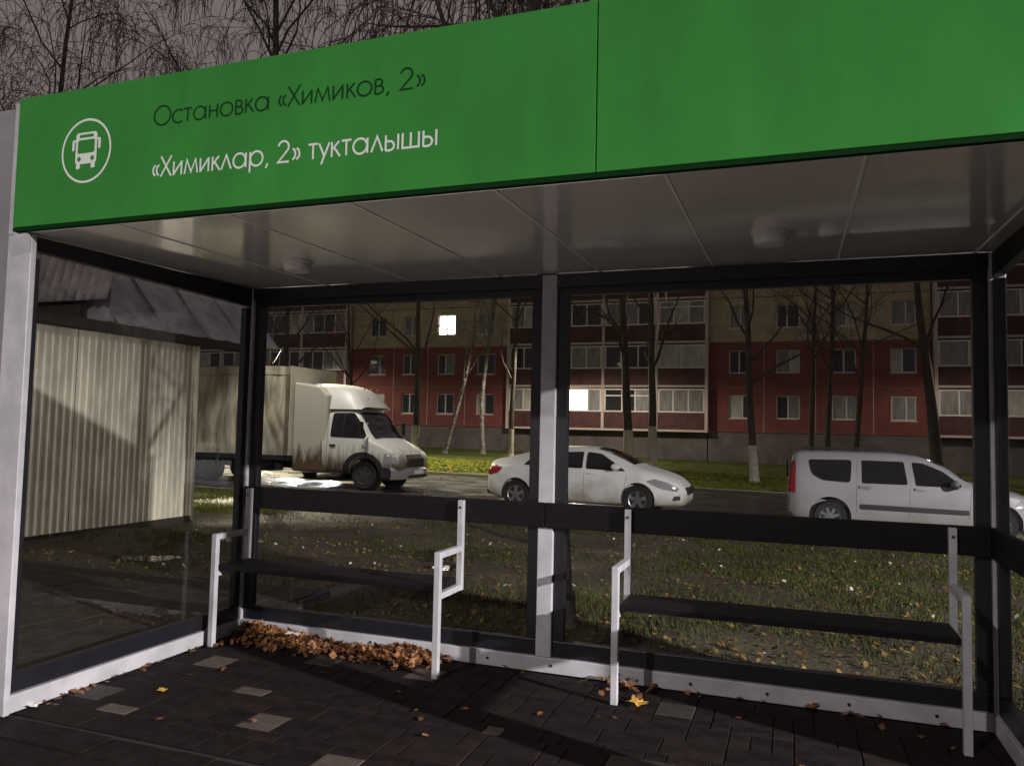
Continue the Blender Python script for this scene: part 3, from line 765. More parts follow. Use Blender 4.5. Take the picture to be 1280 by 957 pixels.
def wheel_meshes(r, wd, spokes, rr_):
    key = (r, wd, spokes)
    if key in WH: return WH[key]
    ty = MB().lathe([(r*.62, -wd/2+.01), (r*.9, -wd/2), (r*.98, -wd/2+.03), (r, -wd/2+.06), (r, wd/2-.06), (r*.98, wd/2-.03), (r*.9, wd/2), (r*.62, wd/2-.01)], 36, (0, 0, 0), 1).mesh('tyre', 'rubber', smooth=40)
    rim = MB().lathe([(r*.63, -wd/2+.012), (r*.61, -wd/2+.0), (r*.56, -wd/2+.01), (r*.55, -wd/2+.07)], 36, (0, 0, 0), 1)
    for i in range(spokes):
        a = 2*math.pi*i/spokes+.3
        rim.bar((.03*math.cos(a), -wd/2+.02, .03*math.sin(a)), (r*.58*math.cos(a), -wd/2+.025, r*.58*math.sin(a)), .075 if spokes < 7 else .05, .03, (0, 1, 0))
    rim.lathe([(.05, -wd/2-.002), (.055, -wd/2+.05)], 18, (0, 0, 0), 1)
    WH[key] = (ty, rim.mesh('rim', 'rim_dark' if spokes == 6 else 'rim', smooth=40)); return WH[key]
def add_wheels(t, xs_, r, hw, wd=.20, spokes=5):
    for x in xs_:
        for sgn in (-1, 1):
            ty, rim = wheel_meshes(r, wd, spokes, 0)
            e = linked('wheel', ty, t, (x, sgn*(hw-wd/2-.015), r), (0, 0, 0 if sgn < 0 else math.pi))
            linked('rim', rim, e)
def liners(t, xs_, r, hw):
    for x in xs_:
        for sgn in (-1, 1):
            MB().lathe([(r, sgn*(hw-.28)), (r, sgn*(hw-.24))], 28, (x, 0, r*.82), 1).build('wheel_well', 'black_plastic', t, local=True)

# ---- white saloon
def saloon(loc, label, rz=0, paint='car_white'):
    t = thing('parked_car', loc, label, 'car', 'cars parked along the side street', rz)
    B = CarBody([(0, .46, .72, .80, .50, .52, .46), (.04, .34, .78, .98, .66, .68, .56), (.17, .25, .86, 1.10, .76, .78, .62), (.42, .20, .90, 1.155, .80, .84, .60), (.75, .19, .94, 1.24, .83, .875, .56), (1.3, .18, .955, 1.385, .86, .885, .55),
                 (1.75, .18, .945, 1.435, .87, .89, .575), (2.3, .18, .925, 1.45, .87, .89, .585), (2.75, .18, .90, 1.41, .87, .885, .58), (3.15, .18, .89, 1.27, .86, .88, .62), (3.5, .18, .885, 1.10, .85, .87, .70), (3.66, .18, .87, 1.03, .845, .865, .74),
                 (4.0, .19, .80, .945, .83, .84, .70), (4.3, .20, .71, .85, .79, .79, .64), (4.5, .22, .62, .73, .70, .70, .56), (4.6, .26, .54, .62, .56, .56, .44), (4.64, .34, .48, .53, .40, .40, .30)])
    bo = B.mesh(80).build('body', paint, t, local=True); wx = (.80, 3.62)
    cut_arches(bo, [(wx[0], .33), (wx[1], .33)], .375, .9)
    liners(t, wx, .37, .88); add_wheels(t, wx, .325, .88, .21, 5)
    for sd in (-1, 1):
        B.patch(rounded([(.98, 1.00), (1.55, .985), (1.60, 1.285), (1.34, 1.265), (1.12, 1.15)], .05), .007, sd).build('rear_quarter_window', 'car_glass', t, local=True)
        B.patch(rounded([(1.60, .985), (2.38, .965), (2.36, 1.335), (1.66, 1.30)], .05), .007, sd).build('side_window', 'car_glass', t, local=True)
        B.patch(rounded([(2.46, .963), (3.36, .935), (3.10, 1.10), (2.76, 1.30), (2.44, 1.335)], .05), .007, sd).build('side_window', 'car_glass', t, local=True)
        for pl in ([(1.60, .30), (1.607, .30), (1.637, .95), (1.63, .95)], [(2.40, .28), (2.407, .28), (2.427, .94), (2.42, .94)], [(3.30, .48), (3.307, .48), (3.40, .90), (3.393, .90)]):
            B.patch(pl, .001, sd).build('door_gap', 'black_plastic', t, local=True)
        for hx in (1.72, 2.52):
            B.patch(rounded([(hx, .855), (hx+.2, .85), (hx+.2, .88), (hx, .885)], .012), .03, sd).build('door_handle', paint, t, local=True)
        mr = MB().lathe([(.02, -.11), (.07, -.09), (.085, 0), (.07, .08), (.02, .10)], 14, (0, 0, 0), 1)
        mr.v = [(x*1.25+3.16, y+sd*(B.side(3.1, .98)+.13), z*.9+1.03) for x, y, z in mr.v]; mr.build('door_mirror', paint, t, local=True, smooth=50)
        B.patch(rounded([(3.80, .74), (3.98, .80), (4.28, .725), (4.50, .61), (4.46, .53), (4.1, .60)], .03), .010, sd).build('headlight', 'lens', t, local=True)
        B.patch(rounded([(.03, .76), (.05, .95), (.20, .985), (.46, .92), (.34, .79), (.12, .74)], .03), .010, sd).build('tail_light', 'tail_red', t, local=True)
        B.patch(rounded([(4.36, .34), (4.52, .36), (4.52, .45), (4.40, .44)], .02), .010, sd).build('fog_lamp_recess', 'black_plastic', t, local=True)
    B.toppatch(2.66, 3.52, .52, .62).build('windscreen', 'car_glass', t, local=True, smooth=60)
    B.toppatch(.72, 1.36, .48, .48).build('rear_window', 'car_glass', t, local=True, smooth=60)
    MB().prism([(4.45, .46), (4.66, .46), (4.645, .58), (4.50, .67)], 1, -.46, .46).build('grille', 'black_plastic', t, local=True)
    MB().prism([(-.012, .30), (.12, .26), (.12, .36), (-.012, .40)], 1, -.6, .6).build('rear_skirt', 'black_plastic', t, local=True)
    MB().box(-.015, .03, -.26, .26, .62, .74).build('number_plate', 'paper_white', t, local=True)
    return t
sz = street_z(-4.5)+.006
saloon((-6.80, 16.9+.89, sz), 'white saloon car parked behind the centre post of the shelter', R(-.8))

# ---- white estate
def estate(loc, label, rz=0, paint='car_grey_white'):
    t = thing('parked_car', loc, label, 'car', 'cars parked along the side street', rz)
    B = CarBody([(0, .42, .70, .78, .60, .62, .56), (.03, .30, .92, 1.10, .74, .76, .64), (.10, .24, 1.0, 1.46, .80, .82, .60), (.22, .21, 1.0, 1.585, .84, .86, .60), (.8, .20, 1.0, 1.60, .865, .875, .61), (1.8, .20, .985, 1.60, .87, .875, .62),
                 (2.35, .20, .97, 1.555, .87, .875, .62), (2.8, .20, .955, 1.40, .865, .87, .62), (3.2, .20, .945, 1.13, .86, .865, .70), (3.38, .20, .94, 1.05, .855, .86, .74), (3.8, .21, .88, .97, .84, .84, .72), (4.15, .22, .78, .88, .79, .79, .66), (4.36, .25, .66, .74, .68, .68, .54), (4.45, .32, .52, .58, .50, .50, .40)])
    bo = B.mesh(80).build('body', paint, t, local=True); wx = (.80, 3.70)
    cut_arches(bo, [(wx[0], .33), (wx[1], .33)], .385, .9)
    liners(t, wx, .38, .88); add_wheels(t, wx, .315, .87, .20, 8)
    for sd in (-1, 1):
        B.patch(rounded([(.40, 1.43), (1.21, 1.44), (1.17, 1.0), (.66, 1.03), (.46, 1.15)], .07), .007, sd).build('rear_quarter_window', 'car_glass', t, local=True)
        B.patch(rounded([(1.38, 1.44), (2.13, 1.435), (2.18, 1.0), (1.38, 1.0)], .035), .007, sd).build('side_window', 'car_glass', t, local=True)
        B.patch(rounded([(2.27, 1.43), (2.48, 1.41), (2.80, 1.27), (3.10, 1.03), (3.08, .985), (2.32, .99)], .035), .007, sd).build('side_window', 'car_glass', t, local=True)
        for pl in ([(1.27, .42), (1.277, .42), (1.30, 1.5), (1.293, 1.5)], [(2.20, .28), (2.207, .28), (2.237, 1.45), (2.23, 1.45)], [(3.20, .40), (3.207, .40), (3.25, .93), (3.243, .93)]):
            B.patch(pl, .001, sd).build('door_gap', 'black_plastic', t, local=True)
        for hx in (1.33, 2.30):
            B.patch(rounded([(hx, .905), (hx+.2, .90), (hx+.2, .945), (hx, .95)], .015), .03, sd).build('door_handle', 'rim', t, local=True)
        B.patch([(1.34, .50), (3.2, .48), (3.2, .57), (1.34, .60)], .014, sd).build('side_moulding', 'black_plastic', t, local=True)
        B.patch(rounded([(.025, .78), (.03, 1.05), (.10, 1.40), (.17, 1.38), (.16, .76)], .02), .010, sd).build('tail_light', 'tail_red', t, local=True)
        B.patch(rounded([(3.95, .66), (4.05, .80), (4.25, .74), (4.33, .60), (4.2, .58)], .03), .010, sd).build('headlight', 'lens', t, local=True)
        mr = MB().lathe([(.02, -.10), (.08, -.08), (.09, 0), (.08, .07), (.02, .09)], 14, (0, 0, 0), 1)
        mr.v = [(x+2.95, y+sd*(B.side(2.9, 1.0)+.12), z+1.03) for x, y, z in mr.v]; mr.build('door_mirror', 'black_plastic', t, local=True, smooth=50)
        rl = MB(); ry = sd*.60
        rl.tube([(.32, ry, 1.615), (.40, ry, 1.645), (1.3, ry, 1.655), (2.2, ry, 1.625), (2.3, ry, 1.585)], .014, 6); rl.build('roof_rail', 'black_plastic', t, local=True)
    B.toppatch(2.55, 3.25, .56, .66).build('windscreen', 'car_glass', t, local=True, smooth=60)
    MB().box(-.008, .02, -.5, .5, 1.06, 1.40).build('rear_window', 'car_glass', t, local=True)
    return t
estate((-.13, 16.62+.875, street_z(1.8)+.006), 'white estate car with roof rails and tinted windows parked beside the right corner post')
saloon((5.75, 17.3+.89, street_z(8)+.006), 'pale car just showing through the right wall glass of the shelter', 0, 'car_grey_white')

# ---- box truck with tarpaulin body
tk = thing('delivery_truck', (-13.0, 19.05, street_z(-12)+.006), 'white delivery truck with grubby beige tarpaulin body and roof fairing', 'truck')
def TB(name, mb, m, par=None, **k): return mb.build(name, m, par or tk, local=True, **k)
# tarpaulin (local x: 0 is the front of the load body, negative towards the rear; near side is -y)
Z0, Z1, HW, RX = .84, 3.30, 1.11, -5.4
def fold(x, z):
    a = sm(0, .45, z-Z0)*sm(0, .4, Z1-.22-z)
    return (.045*math.sin(x*7.3+.9*math.sin(z*2.1+x*1.7))+.035*abs(math.sin(x*9.1+1.9*math.sin(z*2.3+x)))+.020*math.sin(x*3.1+z*5.2))*a-.03*a
for sd in (-1, 1):
    TB('tarpaulin_side', MB().grid([[(x, sd*(HW+fold(x*sd+sd, z)), z) for x in np.linspace(RX, -.02, 130)] for z in np.linspace(Z0, Z1-.20, 26)]), 'tarp', smooth=70)
    TB('tarpaulin_hem', MB().grid([[(x, sd*(HW+.018+.008*math.sin(x*11)), z+.01*math.sin(x*5)) for x in np.linspace(RX, -.01, 90)] for z in (Z1-.24, Z1-.12, Z1)]), 'tarp', smooth=60)
    TB('corner_strap', MB().box(-.13, -.02, sd*(HW+.03)-.015, sd*(HW+.03)+.015, Z0, Z1-.26), 'tarp_dirty')
TB('tarpaulin_roof', MB().grid([[(x, y, Z1+.02*math.cos(y*1.4)+.012*math.sin(x*6)) for x in np.linspace(RX, 0, 40)] for y in np.linspace(-HW-.02, HW+.02, 9)]), 'tarp', smooth=60)
TB('front_wall', MB().box(-.015, .02, -HW, HW, Z0, Z1-.01), 'cab_side')
TB('rear_wall', MB().box(RX, RX+.03, -HW, HW, Z0, Z1-.01), 'tarp')
TB('load_floor', MB().box(RX, 0, -HW, HW, .70, .835), 'chassis')
TB('chassis_rail', MB().box(RX+.2, 2.2, -.42, -.32, .46, .695), 'chassis'); TB('chassis_rail', MB().box(RX+.2, 2.2, .32, .42, .46, .695), 'chassis')
TB('fuel_tank', MB().box(-1.5, -.6, -.95, -.45, .38, .68), 'chassis', bevel=.04)
# sleeper section between load body and door
sl = MB(); zs0 = .42
prof = [(0, -1.0), (.86, -1.0)]
sl.prism([(.03, zs0), (1.12, zs0), (1.12, 2.50), (.86, 2.74), (.03, 2.86)], 1, -.99, .99)
TB('sleeper_cabin', sl, 'sleeper_paint', bevel=.05)
# cab
CB = CarBody([(1.0, .40, 1.34, 2.14, .96, .985, .80), (1.3, .40, 1.34, 2.17, .965, .99, .80), (1.75, .40, 1.34, 2.15, .97, .99, .79), (1.98, .40, 1.33, 2.06, .97, .99, .78), (2.2, .41, 1.31, 1.80, .97, .985, .79), (2.42, .42, 1.28, 1.47, .96, .98, .80), (2.56, .42, 1.24, 1.34, .955, .97, .82),
              (2.83, .42, 1.13, 1.22, .94, .95, .78), (3.06, .43, 1.02, 1.11, .91, .91, .72), (3.23, .45, .90, .97, .85, .85, .66), (3.31, .50, .76, .82, .74, .74, .56)])
cb = TB('cab', CB.mesh(60), 'cab_paint'); fx = 2.27
cut_arches(cb, [(fx, .40)], .47, 1.0, .6)
liners(tk, (fx,), .45, .98); add_wheels(tk, (fx,), .375, .96, .24, 6); add_wheels(tk, (-2.95,), .40, 1.08, .26, 6); add_wheels(tk, (-2.95,), .399, .80, .24, 6)
for sd in (-1, 1):
    # flared black arch trims
    pts = arc(fx, .42, .48, .46, 195, -15, 26); pts2 = arc(fx, .42, .61, .58, -15, 195, 26)
    CB.patch([(x, max(.42, z)) for x, z in pts+pts2], .03, sd, 1).build('arch_trim', 'black_plastic', tk, local=True)
    CB.patch(rounded([(1.24, 1.38), (1.24, 2.03), (1.86, 2.04), (2.10, 1.78), (2.32, 1.42), (2.28, 1.36)], .07), .010, sd).build('door_window', 'car_glass', tk, local=True)
    CB.patch([(1.60, 1.38), (1.63, 1.38), (1.63, 2.03), (1.60, 2.03)], .014, sd).build('window_bar', 'black_plastic', tk, local=True)
    for pl in ([(1.14, .55), (1.152, .55), (1.152, 2.05), (1.14, 2.05)], [(2.36, 1.0), (2.372, 1.0), (2.40, 1.30), (2.39, 1.30)]):
        CB.patch(pl, .002, sd).build('door_gap', 'black_plastic', tk, local=True)
    CB.patch(rounded([(1.24, 1.13), (1.42, 1.13), (1.42, 1.18), (1.24, 1.18)], .015), .03, sd).build('door_handle', 'black_plastic', tk, local=True)
    CB.patch(rounded([(2.86, .70), (2.89, .97), (3.0, .99), (3.2, .87), (3.26, .72)], .05), .014, sd).build('headlight', 'lens', tk, local=True)
    m = MB(); my = sd*1.17
    m.tube([(2.25, sd*.98, 1.36), (2.30, sd*1.12, 1.40), (2.30, my, 1.72)], .014, 6); m.tube([(2.25, sd*.98, 1.20), (2.34, sd*1.14, 1.12), (2.48, my, 1.10)], .014, 6)
    TB('mirror_arm', m, 'black_plastic')
    TB('door_mirror', MB().box(2.27, 2.32, my-.09, my+.09, 1.42, 1.80), 'black_plastic', bevel=.02)
TB('windscreen', CB.toppatch(1.98, 2.52, .74, .78, .012), 'car_glass', smooth=60)
TB('grille', MB().prism([(3.18, .62), (3.35, .62), (3.335, .82), (3.24, .95), (3.16, .95)], 1, -.46, .46), 'black_plastic', bevel=.02)
for z in (.68, .74, .80): TB('grille_bar', MB().box(3.342, 3.368, -.44, .44, z-.012, z+.012), 'chrome')
bp = MB(); P = []
for yv in np.linspace(-1.0, 1.0, 17):
    b = 3.40-.30*abs(yv)**3; P.append([(b-.30, yv, .30), (b, yv, .30), (b+.02, yv, .40), (b+.02, yv, .54), (b-.04, yv, .60), (b-.30, yv, .60)])
TB('bumper', bp.grid(P), 'car_grey_white', smooth=30)
TB('bumper_intake', MB().box(3.33, 3.435, -.5, .5, .34, .40), 'black_plastic')
TB('bumper_end', MB().box(2.80, 3.08, -1.0, -.955, .32, .62), 'black_plastic', bevel=.02)
TB('number_plate', MB().box(3.425, 3.44, -.26, .26, .43, .53), 'paper_white')
# roof fairing
P = []
for i in range(15):
    t = i/14; xx = .45+1.63*t; zt = 2.86-.04*t-.62*t**4.5; row = []
    for j in range(13):
        u = -1+2*j/12; wv = .92-.10*t; row.append((xx, wv*u, 2.13+(zt-2.13)*(1-abs(u)**5)**.5 if abs(u) < 1 else 2.13))
    P.append(row)
TB('roof_fairing', MB().grid(P), 'cab_paint', smooth=50)
for yv in (-.35, 0, .35): TB('marker_lamp', MB().lathe([(.03, 0), (.02, .03)], 10, (1.86, yv, 2.70), 0), 'leaf_yellow')
TB('mud_flap', MB().box(-3.5, -3.47, -1.08, -.7, .22, .66), 'rubber')
TB('tail_bar', MB().box(RX, RX+.08, -HW, HW, .45, .58), 'chassis')

# ------------------------------------------------------------------ trees
def grow(mb, tw, p, d, L, r, lvl, prm, rnd):
    """one limb: bends, tapers, carries children; thin ones go into the twig mesh"""
    n = prm['seg'][lvl]; pts = [Vector(p)]; d = Vector(d).normalized(); rs = [r]
    for i in range(n):
        d = (d+Vector((rnd.gauss(0, 1), rnd.gauss(0, 1), rnd.gauss(0, .6)))*prm['wob'][lvl]+Vector((0, 0, prm['grav'][lvl]*(.4+i/n)))).normalized()
        pts.append(pts[-1]+d*(L/n)); rs.append(max(prm['rmin'], r*(1-.82*(i+1)/n)))
    if lvl == 0: prm['path'] = (pts, rs)
    tgt = mb if lvl <= prm['wood'] else tw
    tgt.tube(pts, rs, prm['sides'][lvl], cap=False)
    if lvl+1 >= len(prm['seg']): return
    for c in range(prm['kids'][lvl]):
        t = rnd.uniform(prm['from'][lvl], 1.0); i = min(n-1, int(t*n)); q = pts[i].lerp(pts[i+1], t*n-i)
        dd = (pts[i+1]-pts[i]).normalized(); a = rnd.uniform(0, 6.283); o = dd.orthogonal().normalized(); o = Matrix.Rotation(a, 3, dd) @ o
        an = rnd.uniform(*prm['ang'][lvl]); nd = dd*math.cos(an)+o*math.sin(an)
        grow(mb, tw, q, nd, L*prm['len'][lvl]*rnd.uniform(.7, 1.2)*(1.1-.5*t), max(prm['rmin'], rs[i]*prm['rad'][lvl]), lvl+1, prm, rnd)
BIRCH = dict(seg=(9, 7, 6, 7), wob=(.05, .16, .2, .10), grav=(.02, .03, -.14, -.62), rmin=.0044, wood=1, sides=(10, 5, 3, 3), kids=(24, 9, 11), ang=((.4, .8), (.5, 1.1), (.5, 1.2)), len=(.36, .48, .72), rad=(.42, .45, .6))
BIRCH['from'] = (.26, .2, .15)
PLAIN = dict(seg=(9, 6, 5, 4), wob=(.028, .18, .22, .25), grav=(.03, .05, .05, .02), rmin=.008, wood=1, sides=(8, 5, 3, 3), kids=(11, 6, 4), ang=((.5, .95), (.5, 1.0), (.5, 1.0)), len=(.42, .5, .55), rad=(.45, .5, .55))
PLAIN['from'] = (.28, .25, .2)
def tree(name, loc, h, r, prm, label, seed, bark, lean=(0, 0), wash=0, washmat='whitewash', group=None):
    rnd = random.Random(seed); x, y = loc; z = gz(x, y)-.03
    t = thing(name, (x, y, z), label, 'tree', group)
    mb, tw = MB(), MB()
    grow(mb, tw, (x, y, z), (lean[0], lean[1], 1), h, r, 0, prm, rnd)
    mb.build('trunk', bark, t, smooth=70); tw.build('crown', 'twig', t)
    fl = MB().lathe([(r*1.5, .0), (r*1.18, .10), (r*1.03, .28)], 10, (x+lean[0]*.1, y+lean[1]*.1, z), 2).build('root_flare', washmat if wash else bark, t, smooth=60)
    if wash:
        tp, tr = prm['path']; q = []; qr = []; seg = h/prm['seg'][0]; zz = 0
        while zz <= wash:
            i = min(len(tp)-2, int(zz/seg)); u = zz/seg-i; q.append(tp[i].lerp(tp[i+1], u)); qr.append((tr[i]*(1-u)+tr[i+1]*u)*1.05+.004); zz += .2
        MB().tube(q, qr, 10, cap=False).build('whitewashed_band', washmat, t, smooth=70)
    return t
G1 = 'trees in front of the apartment block'
tree('birch_tree', (-1.74, 6.05), 9.5, .105, BIRCH, 'birch trunk standing right behind the centre post of the shelter', 11, 'bark_near')
tree('birch_tree', (-7.55, 9.45), 11.5, .085, BIRCH, 'weeping birch behind the left rear corner post, twigs hanging over the fascia', 23, 'bark_near')
tree('birch_tree', (-13.4, 10.6), 11.0, .085, BIRCH, 'weeping birch rising behind the shed at the left edge', 35, 'bark_near')
tree('birch_tree', (-3.38, 11.2), 13.5, .085, BIRCH, 'taller birch hidden behind the centre post, twigs hanging above the lettering', 44, 'bark_near')
tree('birch_tree', (-11.6, 9.2), 12.0, .075, BIRCH, 'birch beside the slate roof, twigs at the top left corner', 52, 'bark_near')
far = [
 ((-20.7, 40.5), 15, 0.230, PLAIN, 'tall bare tree rising just right of the truck cab', 1, 'bark_dark', (.0, 0), 1.7),
 ((-19.2, 41.5), 13, 0.139, BIRCH, 'pale birch leaning right before the lit window', 2, 'bark_birch', (.16, 0), 0),
 ((-17.6, 43.5), 14, 0.156, BIRCH, 'white barked birch standing upright below the lit window', 3, 'bark_birch', (-.10, 0), 0),
 ((-14.9, 41.0), 14, 0.164, PLAIN, 'bare tree with whitewashed foot left of the centre post', 4, 'bark_dark', (-.01, 0), 1.6),
 ((-7.45, 37.0), 14, 0.246, PLAIN, 'thick bare tree with whitewashed foot, left of the pair behind the saloon', 5, 'bark_dark', (.03, 0), 1.9),
 ((-6.15, 36.2), 14, 0.213, PLAIN, 'bare tree with whitewashed foot, right of the pair behind the saloon', 6, 'bark_dark', (-.02, 0), 2.0),
 ((-1.35, 30.0), 13, 0.156, PLAIN, 'bare tree with pale foot between the saloon and the estate', 7, 'bark_dark', (-.05, 0), 1.5),
 ((.75, 38.0), 13, 0.139, PLAIN, 'thin bare stem, leftmost of the cluster behind the estate', 8, 'bark_dark', (-.02, 0), 0),
 ((1.45, 38.6), 14, 0.164, PLAIN, 'bare stem, middle one of the cluster behind the estate', 9, 'bark_dark', (.03, 0), 0),
 ((2.5, 38.2), 13, 0.139, PLAIN, 'bare stem leaning right, rightmost of the cluster behind the estate', 10, 'bark_dark', (.12, 0), 0),
 ((6.25, 40.5), 15, 0.279, PLAIN, 'thick dark tree beside the right corner of the shelter', 12, 'bark_dark', (-.02, 0), 0),
 ((-29.5, 40.0), 14, 0.246, PLAIN, 'thick bare tree above the truck body, nearest the shed', 13, 'bark_dark', (.01, 0), 0),
 ((-32.5, 42.5), 13, 0.115, BIRCH, 'pale thin birch above the truck tarpaulin', 14, 'bark_birch', (.02, 0), 0),
 ((-26.0, 42.0), 13, 0.131, PLAIN, 'thin bare tree above the truck roof fairing', 15, 'bark_dark', (.0, 0), 0)]
F2 = dict(BIRCH); F2['kids'] = (13, 5, 4); F2['rmin'] = .007; F2['from'] = (.32, .2, .15)
for loc, h, r, prm, lab, sd, bk, ln, ws in far:
    tree('bare_tree' if prm is PLAIN else 'birch_tree', loc, h, r, F2 if prm is BIRCH else prm, lab, sd, bk, ln, ws, group=G1)

# ------------------------------------------------------------------ grass and fallen leaves (nobody could count them)
def fast_mesh(name, V, F, m, kind='stuff', parent=None):
    me = bpy.data.meshes.new(name); V = np.asarray(V, np.float32); F = np.asarray(F, np.int32)
    me.vertices.add(len(V)); me.vertices.foreach_set('co', V.ravel()); k = F.shape[1]
    me.loops.add(F.size); me.loops.foreach_set('vertex_index', F.ravel()); me.polygons.add(len(F))
    me.polygons.foreach_set('loop_start', np.arange(0, F.size, k, dtype=np.int32)); me.polygons.foreach_set('loop_total', np.full(len(F), k, np.int32))
    me.materials.append(MATS[m]); me.update(calc_edges=True)
    o = bpy.data.objects.new(name, me); COL.objects.link(o); o['kind'] = kind
    if parent: o.parent = parent
    return o
gzv = np.vectorize(gz)
def grass(name, n, x0, x1, y0, y1, h0, h1, wd, m, label, seed, cover):
    r = np.random.default_rng(seed); x = r.uniform(x0, x1, n); y = r.uniform(y0, y1, n)
    dens = np.sin(x*1.3+2*np.sin(y*.7))+np.sin(y*1.9-x*.5)+.8*np.sin(x*3.7+y*2.9)
    keep = dens+r.normal(0, .9, n) > cover-(1.5*np.clip((x+2.6)/1.6, 0, 1)-.9*np.clip((-1.8-x)/1.2, 0, 1) if y1 < 15.2 and x1 > 0 else 0); x, y = x[keep], y[keep]; n = len(x)
    z = gzv(x, y); h = r.uniform(h0, h1, n); a = r.uniform(0, 6.283, n); ln = r.normal(0, .45, (n, 2))*h[:, None]
    dx, dy = np.cos(a)*wd/2, np.sin(a)*wd/2
    V = np.empty((n, 3, 3)); V[:, 0] = np.stack([x-dx, y-dy, z-.01], 1); V[:, 1] = np.stack([x+dx, y+dy, z-.01], 1); V[:, 2] = np.stack([x+ln[:, 0], y+ln[:, 1], z+h], 1)
    o = fast_mesh(name, V.reshape(-1, 3), np.arange(3*n).reshape(-1, 3), m); tag(o, label, 'grass'); return o
grass('grass', 150000, -9.2, 4.5, 5.0, 15.1, .02, .075, .012, 'grass_a', 'thin autumn grass between shelter and side street', 3, .55)
grass('grass', 40000, -22, -9.0, 11.2, 15.1, .03, .09, .02, 'grass_b', 'lit grass beside the truck wheels beyond the shed', 4, -.6)
grass('grass', 110000, -32, 12, 25.7, 35, .04, .12, .03, 'grass_b', 'lit lawn strip on the far side of the street', 5, -.9)
def leaves(name, P, size, m, label, seed, parent=None, cat='leaves', tilt=.35):
    r = np.random.default_rng(seed); n = len(P); P = np.asarray(P, float)
    a = r.uniform(0, 6.283, n); s = size*r.uniform(.6, 1.25, n)
    U = np.stack([np.cos(a), np.sin(a), r.normal(0, tilt, n)], 1); W = np.stack([-np.sin(a), np.cos(a), r.normal(0, tilt, n)], 1)
    cur = r.uniform(.0, .35, n)
    V = np.empty((n, 6, 3))
    for k, (u, v, c) in enumerate(((-.55, 0, .5), (-.1, -.36, 1.), (.35, -.25, .8), (.6, 0, .3), (.35, .25, .8), (-.1, .36, 1.))):
        V[:, k] = P+(U*u+W*v)*s[:, None]; V[:, k, 2] += c*cur*s*.6
    F = np.concatenate([np.arange(n)[:, None]*6+np.array([[0, 1, 2, 3]]), np.arange(n)[:, None]*6+np.array([[0, 3, 4, 5]])])
    o = fast_mesh(name, V.reshape(-1, 3), F, m, parent=parent)
    if not parent: tag(o, label, cat)
    return o
r = np.random.default_rng(8)
n = 9000; x = r.uniform(-9, 4.5, n); y = 5+10.2*r.uniform(0, 1, n)**1.3
leaves('fallen_leaves', np.stack([x, y, gzv(x, y)+.02], 1), .040, 'leaf_dark', 'brown leaves strewn over the ground behind the shelter', 2)
n = 170; x = r.uniform(-9, 4.5, n); y = 5+10*r.uniform(0, 1, n)
leaves('fallen_leaves', np.stack([x, y, gzv(x, y)+.04], 1), .042, 'leaf_pale', 'pale leaves lying behind the shelter', 22)
n = 2400; x = r.uniform(-28, 10, n); y = r.uniform(25.8, 34, n)
leaves('fallen_leaves', np.stack([x, y, gzv(x, y)+.06], 1), .11, 'leaf_dark', 'leaves lying on the far lawn strip', 4)
# the drift of leaves along the rear plinth by the left bench
P = []
while len(P) < 1500:
    x = -3.66+abs(r.normal(0, .55)) if r.random() < .62 else r.normal(-2.40, .17); y = 4.64-abs(r.normal(0, .11))
    if not -3.67 < x < -2.04 or y < 4.2: continue
    hgt = .058*math.exp(-((4.64-y)/.13)**2)*(math.exp(-((x+3.55)/.38)**2)+.75*math.exp(-((x+2.35)/.17)**2)+.25)
    P.append((x, y, .012+hgt*r.random()**.5))
leaves('leaf_heap', P, .042, 'leaf_brown', 'drift of brown leaves against the rear plinth under the left bench', 6, tilt=.6)
P = [(r.uniform(-1.75, .85), 4.65-abs(r.normal(0, .07)), .012+.02*r.random()) for _ in range(26)]+[(-.93+r.normal(0, .09), 4.50+r.normal(0, .07), .012+.045*r.random()) for _ in range(26)]
leaves('leaf_heap', P, .045, 'leaf_brown', 'thin line of dark leaves along the rear plinth by the right bench', 7, tilt=.5)
P = [(-3.72+abs(r.normal(0, .05)), r.uniform(3.0, 4.5), .012) for _ in range(34)]+[(r.uniform(-3.6, .9), r.uniform(3.0, 4.6), .010) for _ in range(24)]
leaves('fallen_leaves', P, .04, 'leaf_brown', 'bits of leaf scattered on the shelter paving', 9, tilt=.2)
def one_leaf(x, y, z, s, m, label, seed, name='fallen_leaf', cat='leaf'):
    rr_ = random.Random(seed); mb = MB(); n = 14; top = []; a0 = rr_.uniform(0, 6.28)
    for i in range(n):
        a = 2*math.pi*i/n; q = s*(1.0 if i % 2 else .68)*rr_.uniform(.85, 1.1); top.append((x+q*math.cos(a+a0), y+q*.8*math.sin(a+a0), z+.3*s*abs(math.sin(a*1.5))+.006))
    vs = [(x, y, z+.012)]+top; mb.add(vs, [(0, i+1, (i+1) % n+1) for i in range(n)])
    o = mb.build(name, m, org=(x, y, z)); so = o.modifiers.new('t', 'SOLIDIFY'); so.thickness = .0015
    return tag(o, label, cat)
one_leaf(-.80, 4.30, .012, .065, 'leaf_yellow', 'bright yellow leaf at the foot of the right bench arm', 1)
one_leaf(-3.18, 4.52, .07, .06, 'leaf_pale', 'large pale leaf on top of the leaf heap', 2)
one_leaf(-3.45, 4.55, .11, .035, 'leaf_pale', 'small pale leaf in the corner of the leaf heap', 3)
one_leaf(-3.28, 3.47, .004, .035, 'leaf_yellow', 'tan leaf lying alone on the paving by the left wall', 4)
one_leaf(-3.70, 3.02, .006, .05, 'paper_white', 'scrap of white paper by the left wall plinth', 5, 'paper_scrap', 'litter')

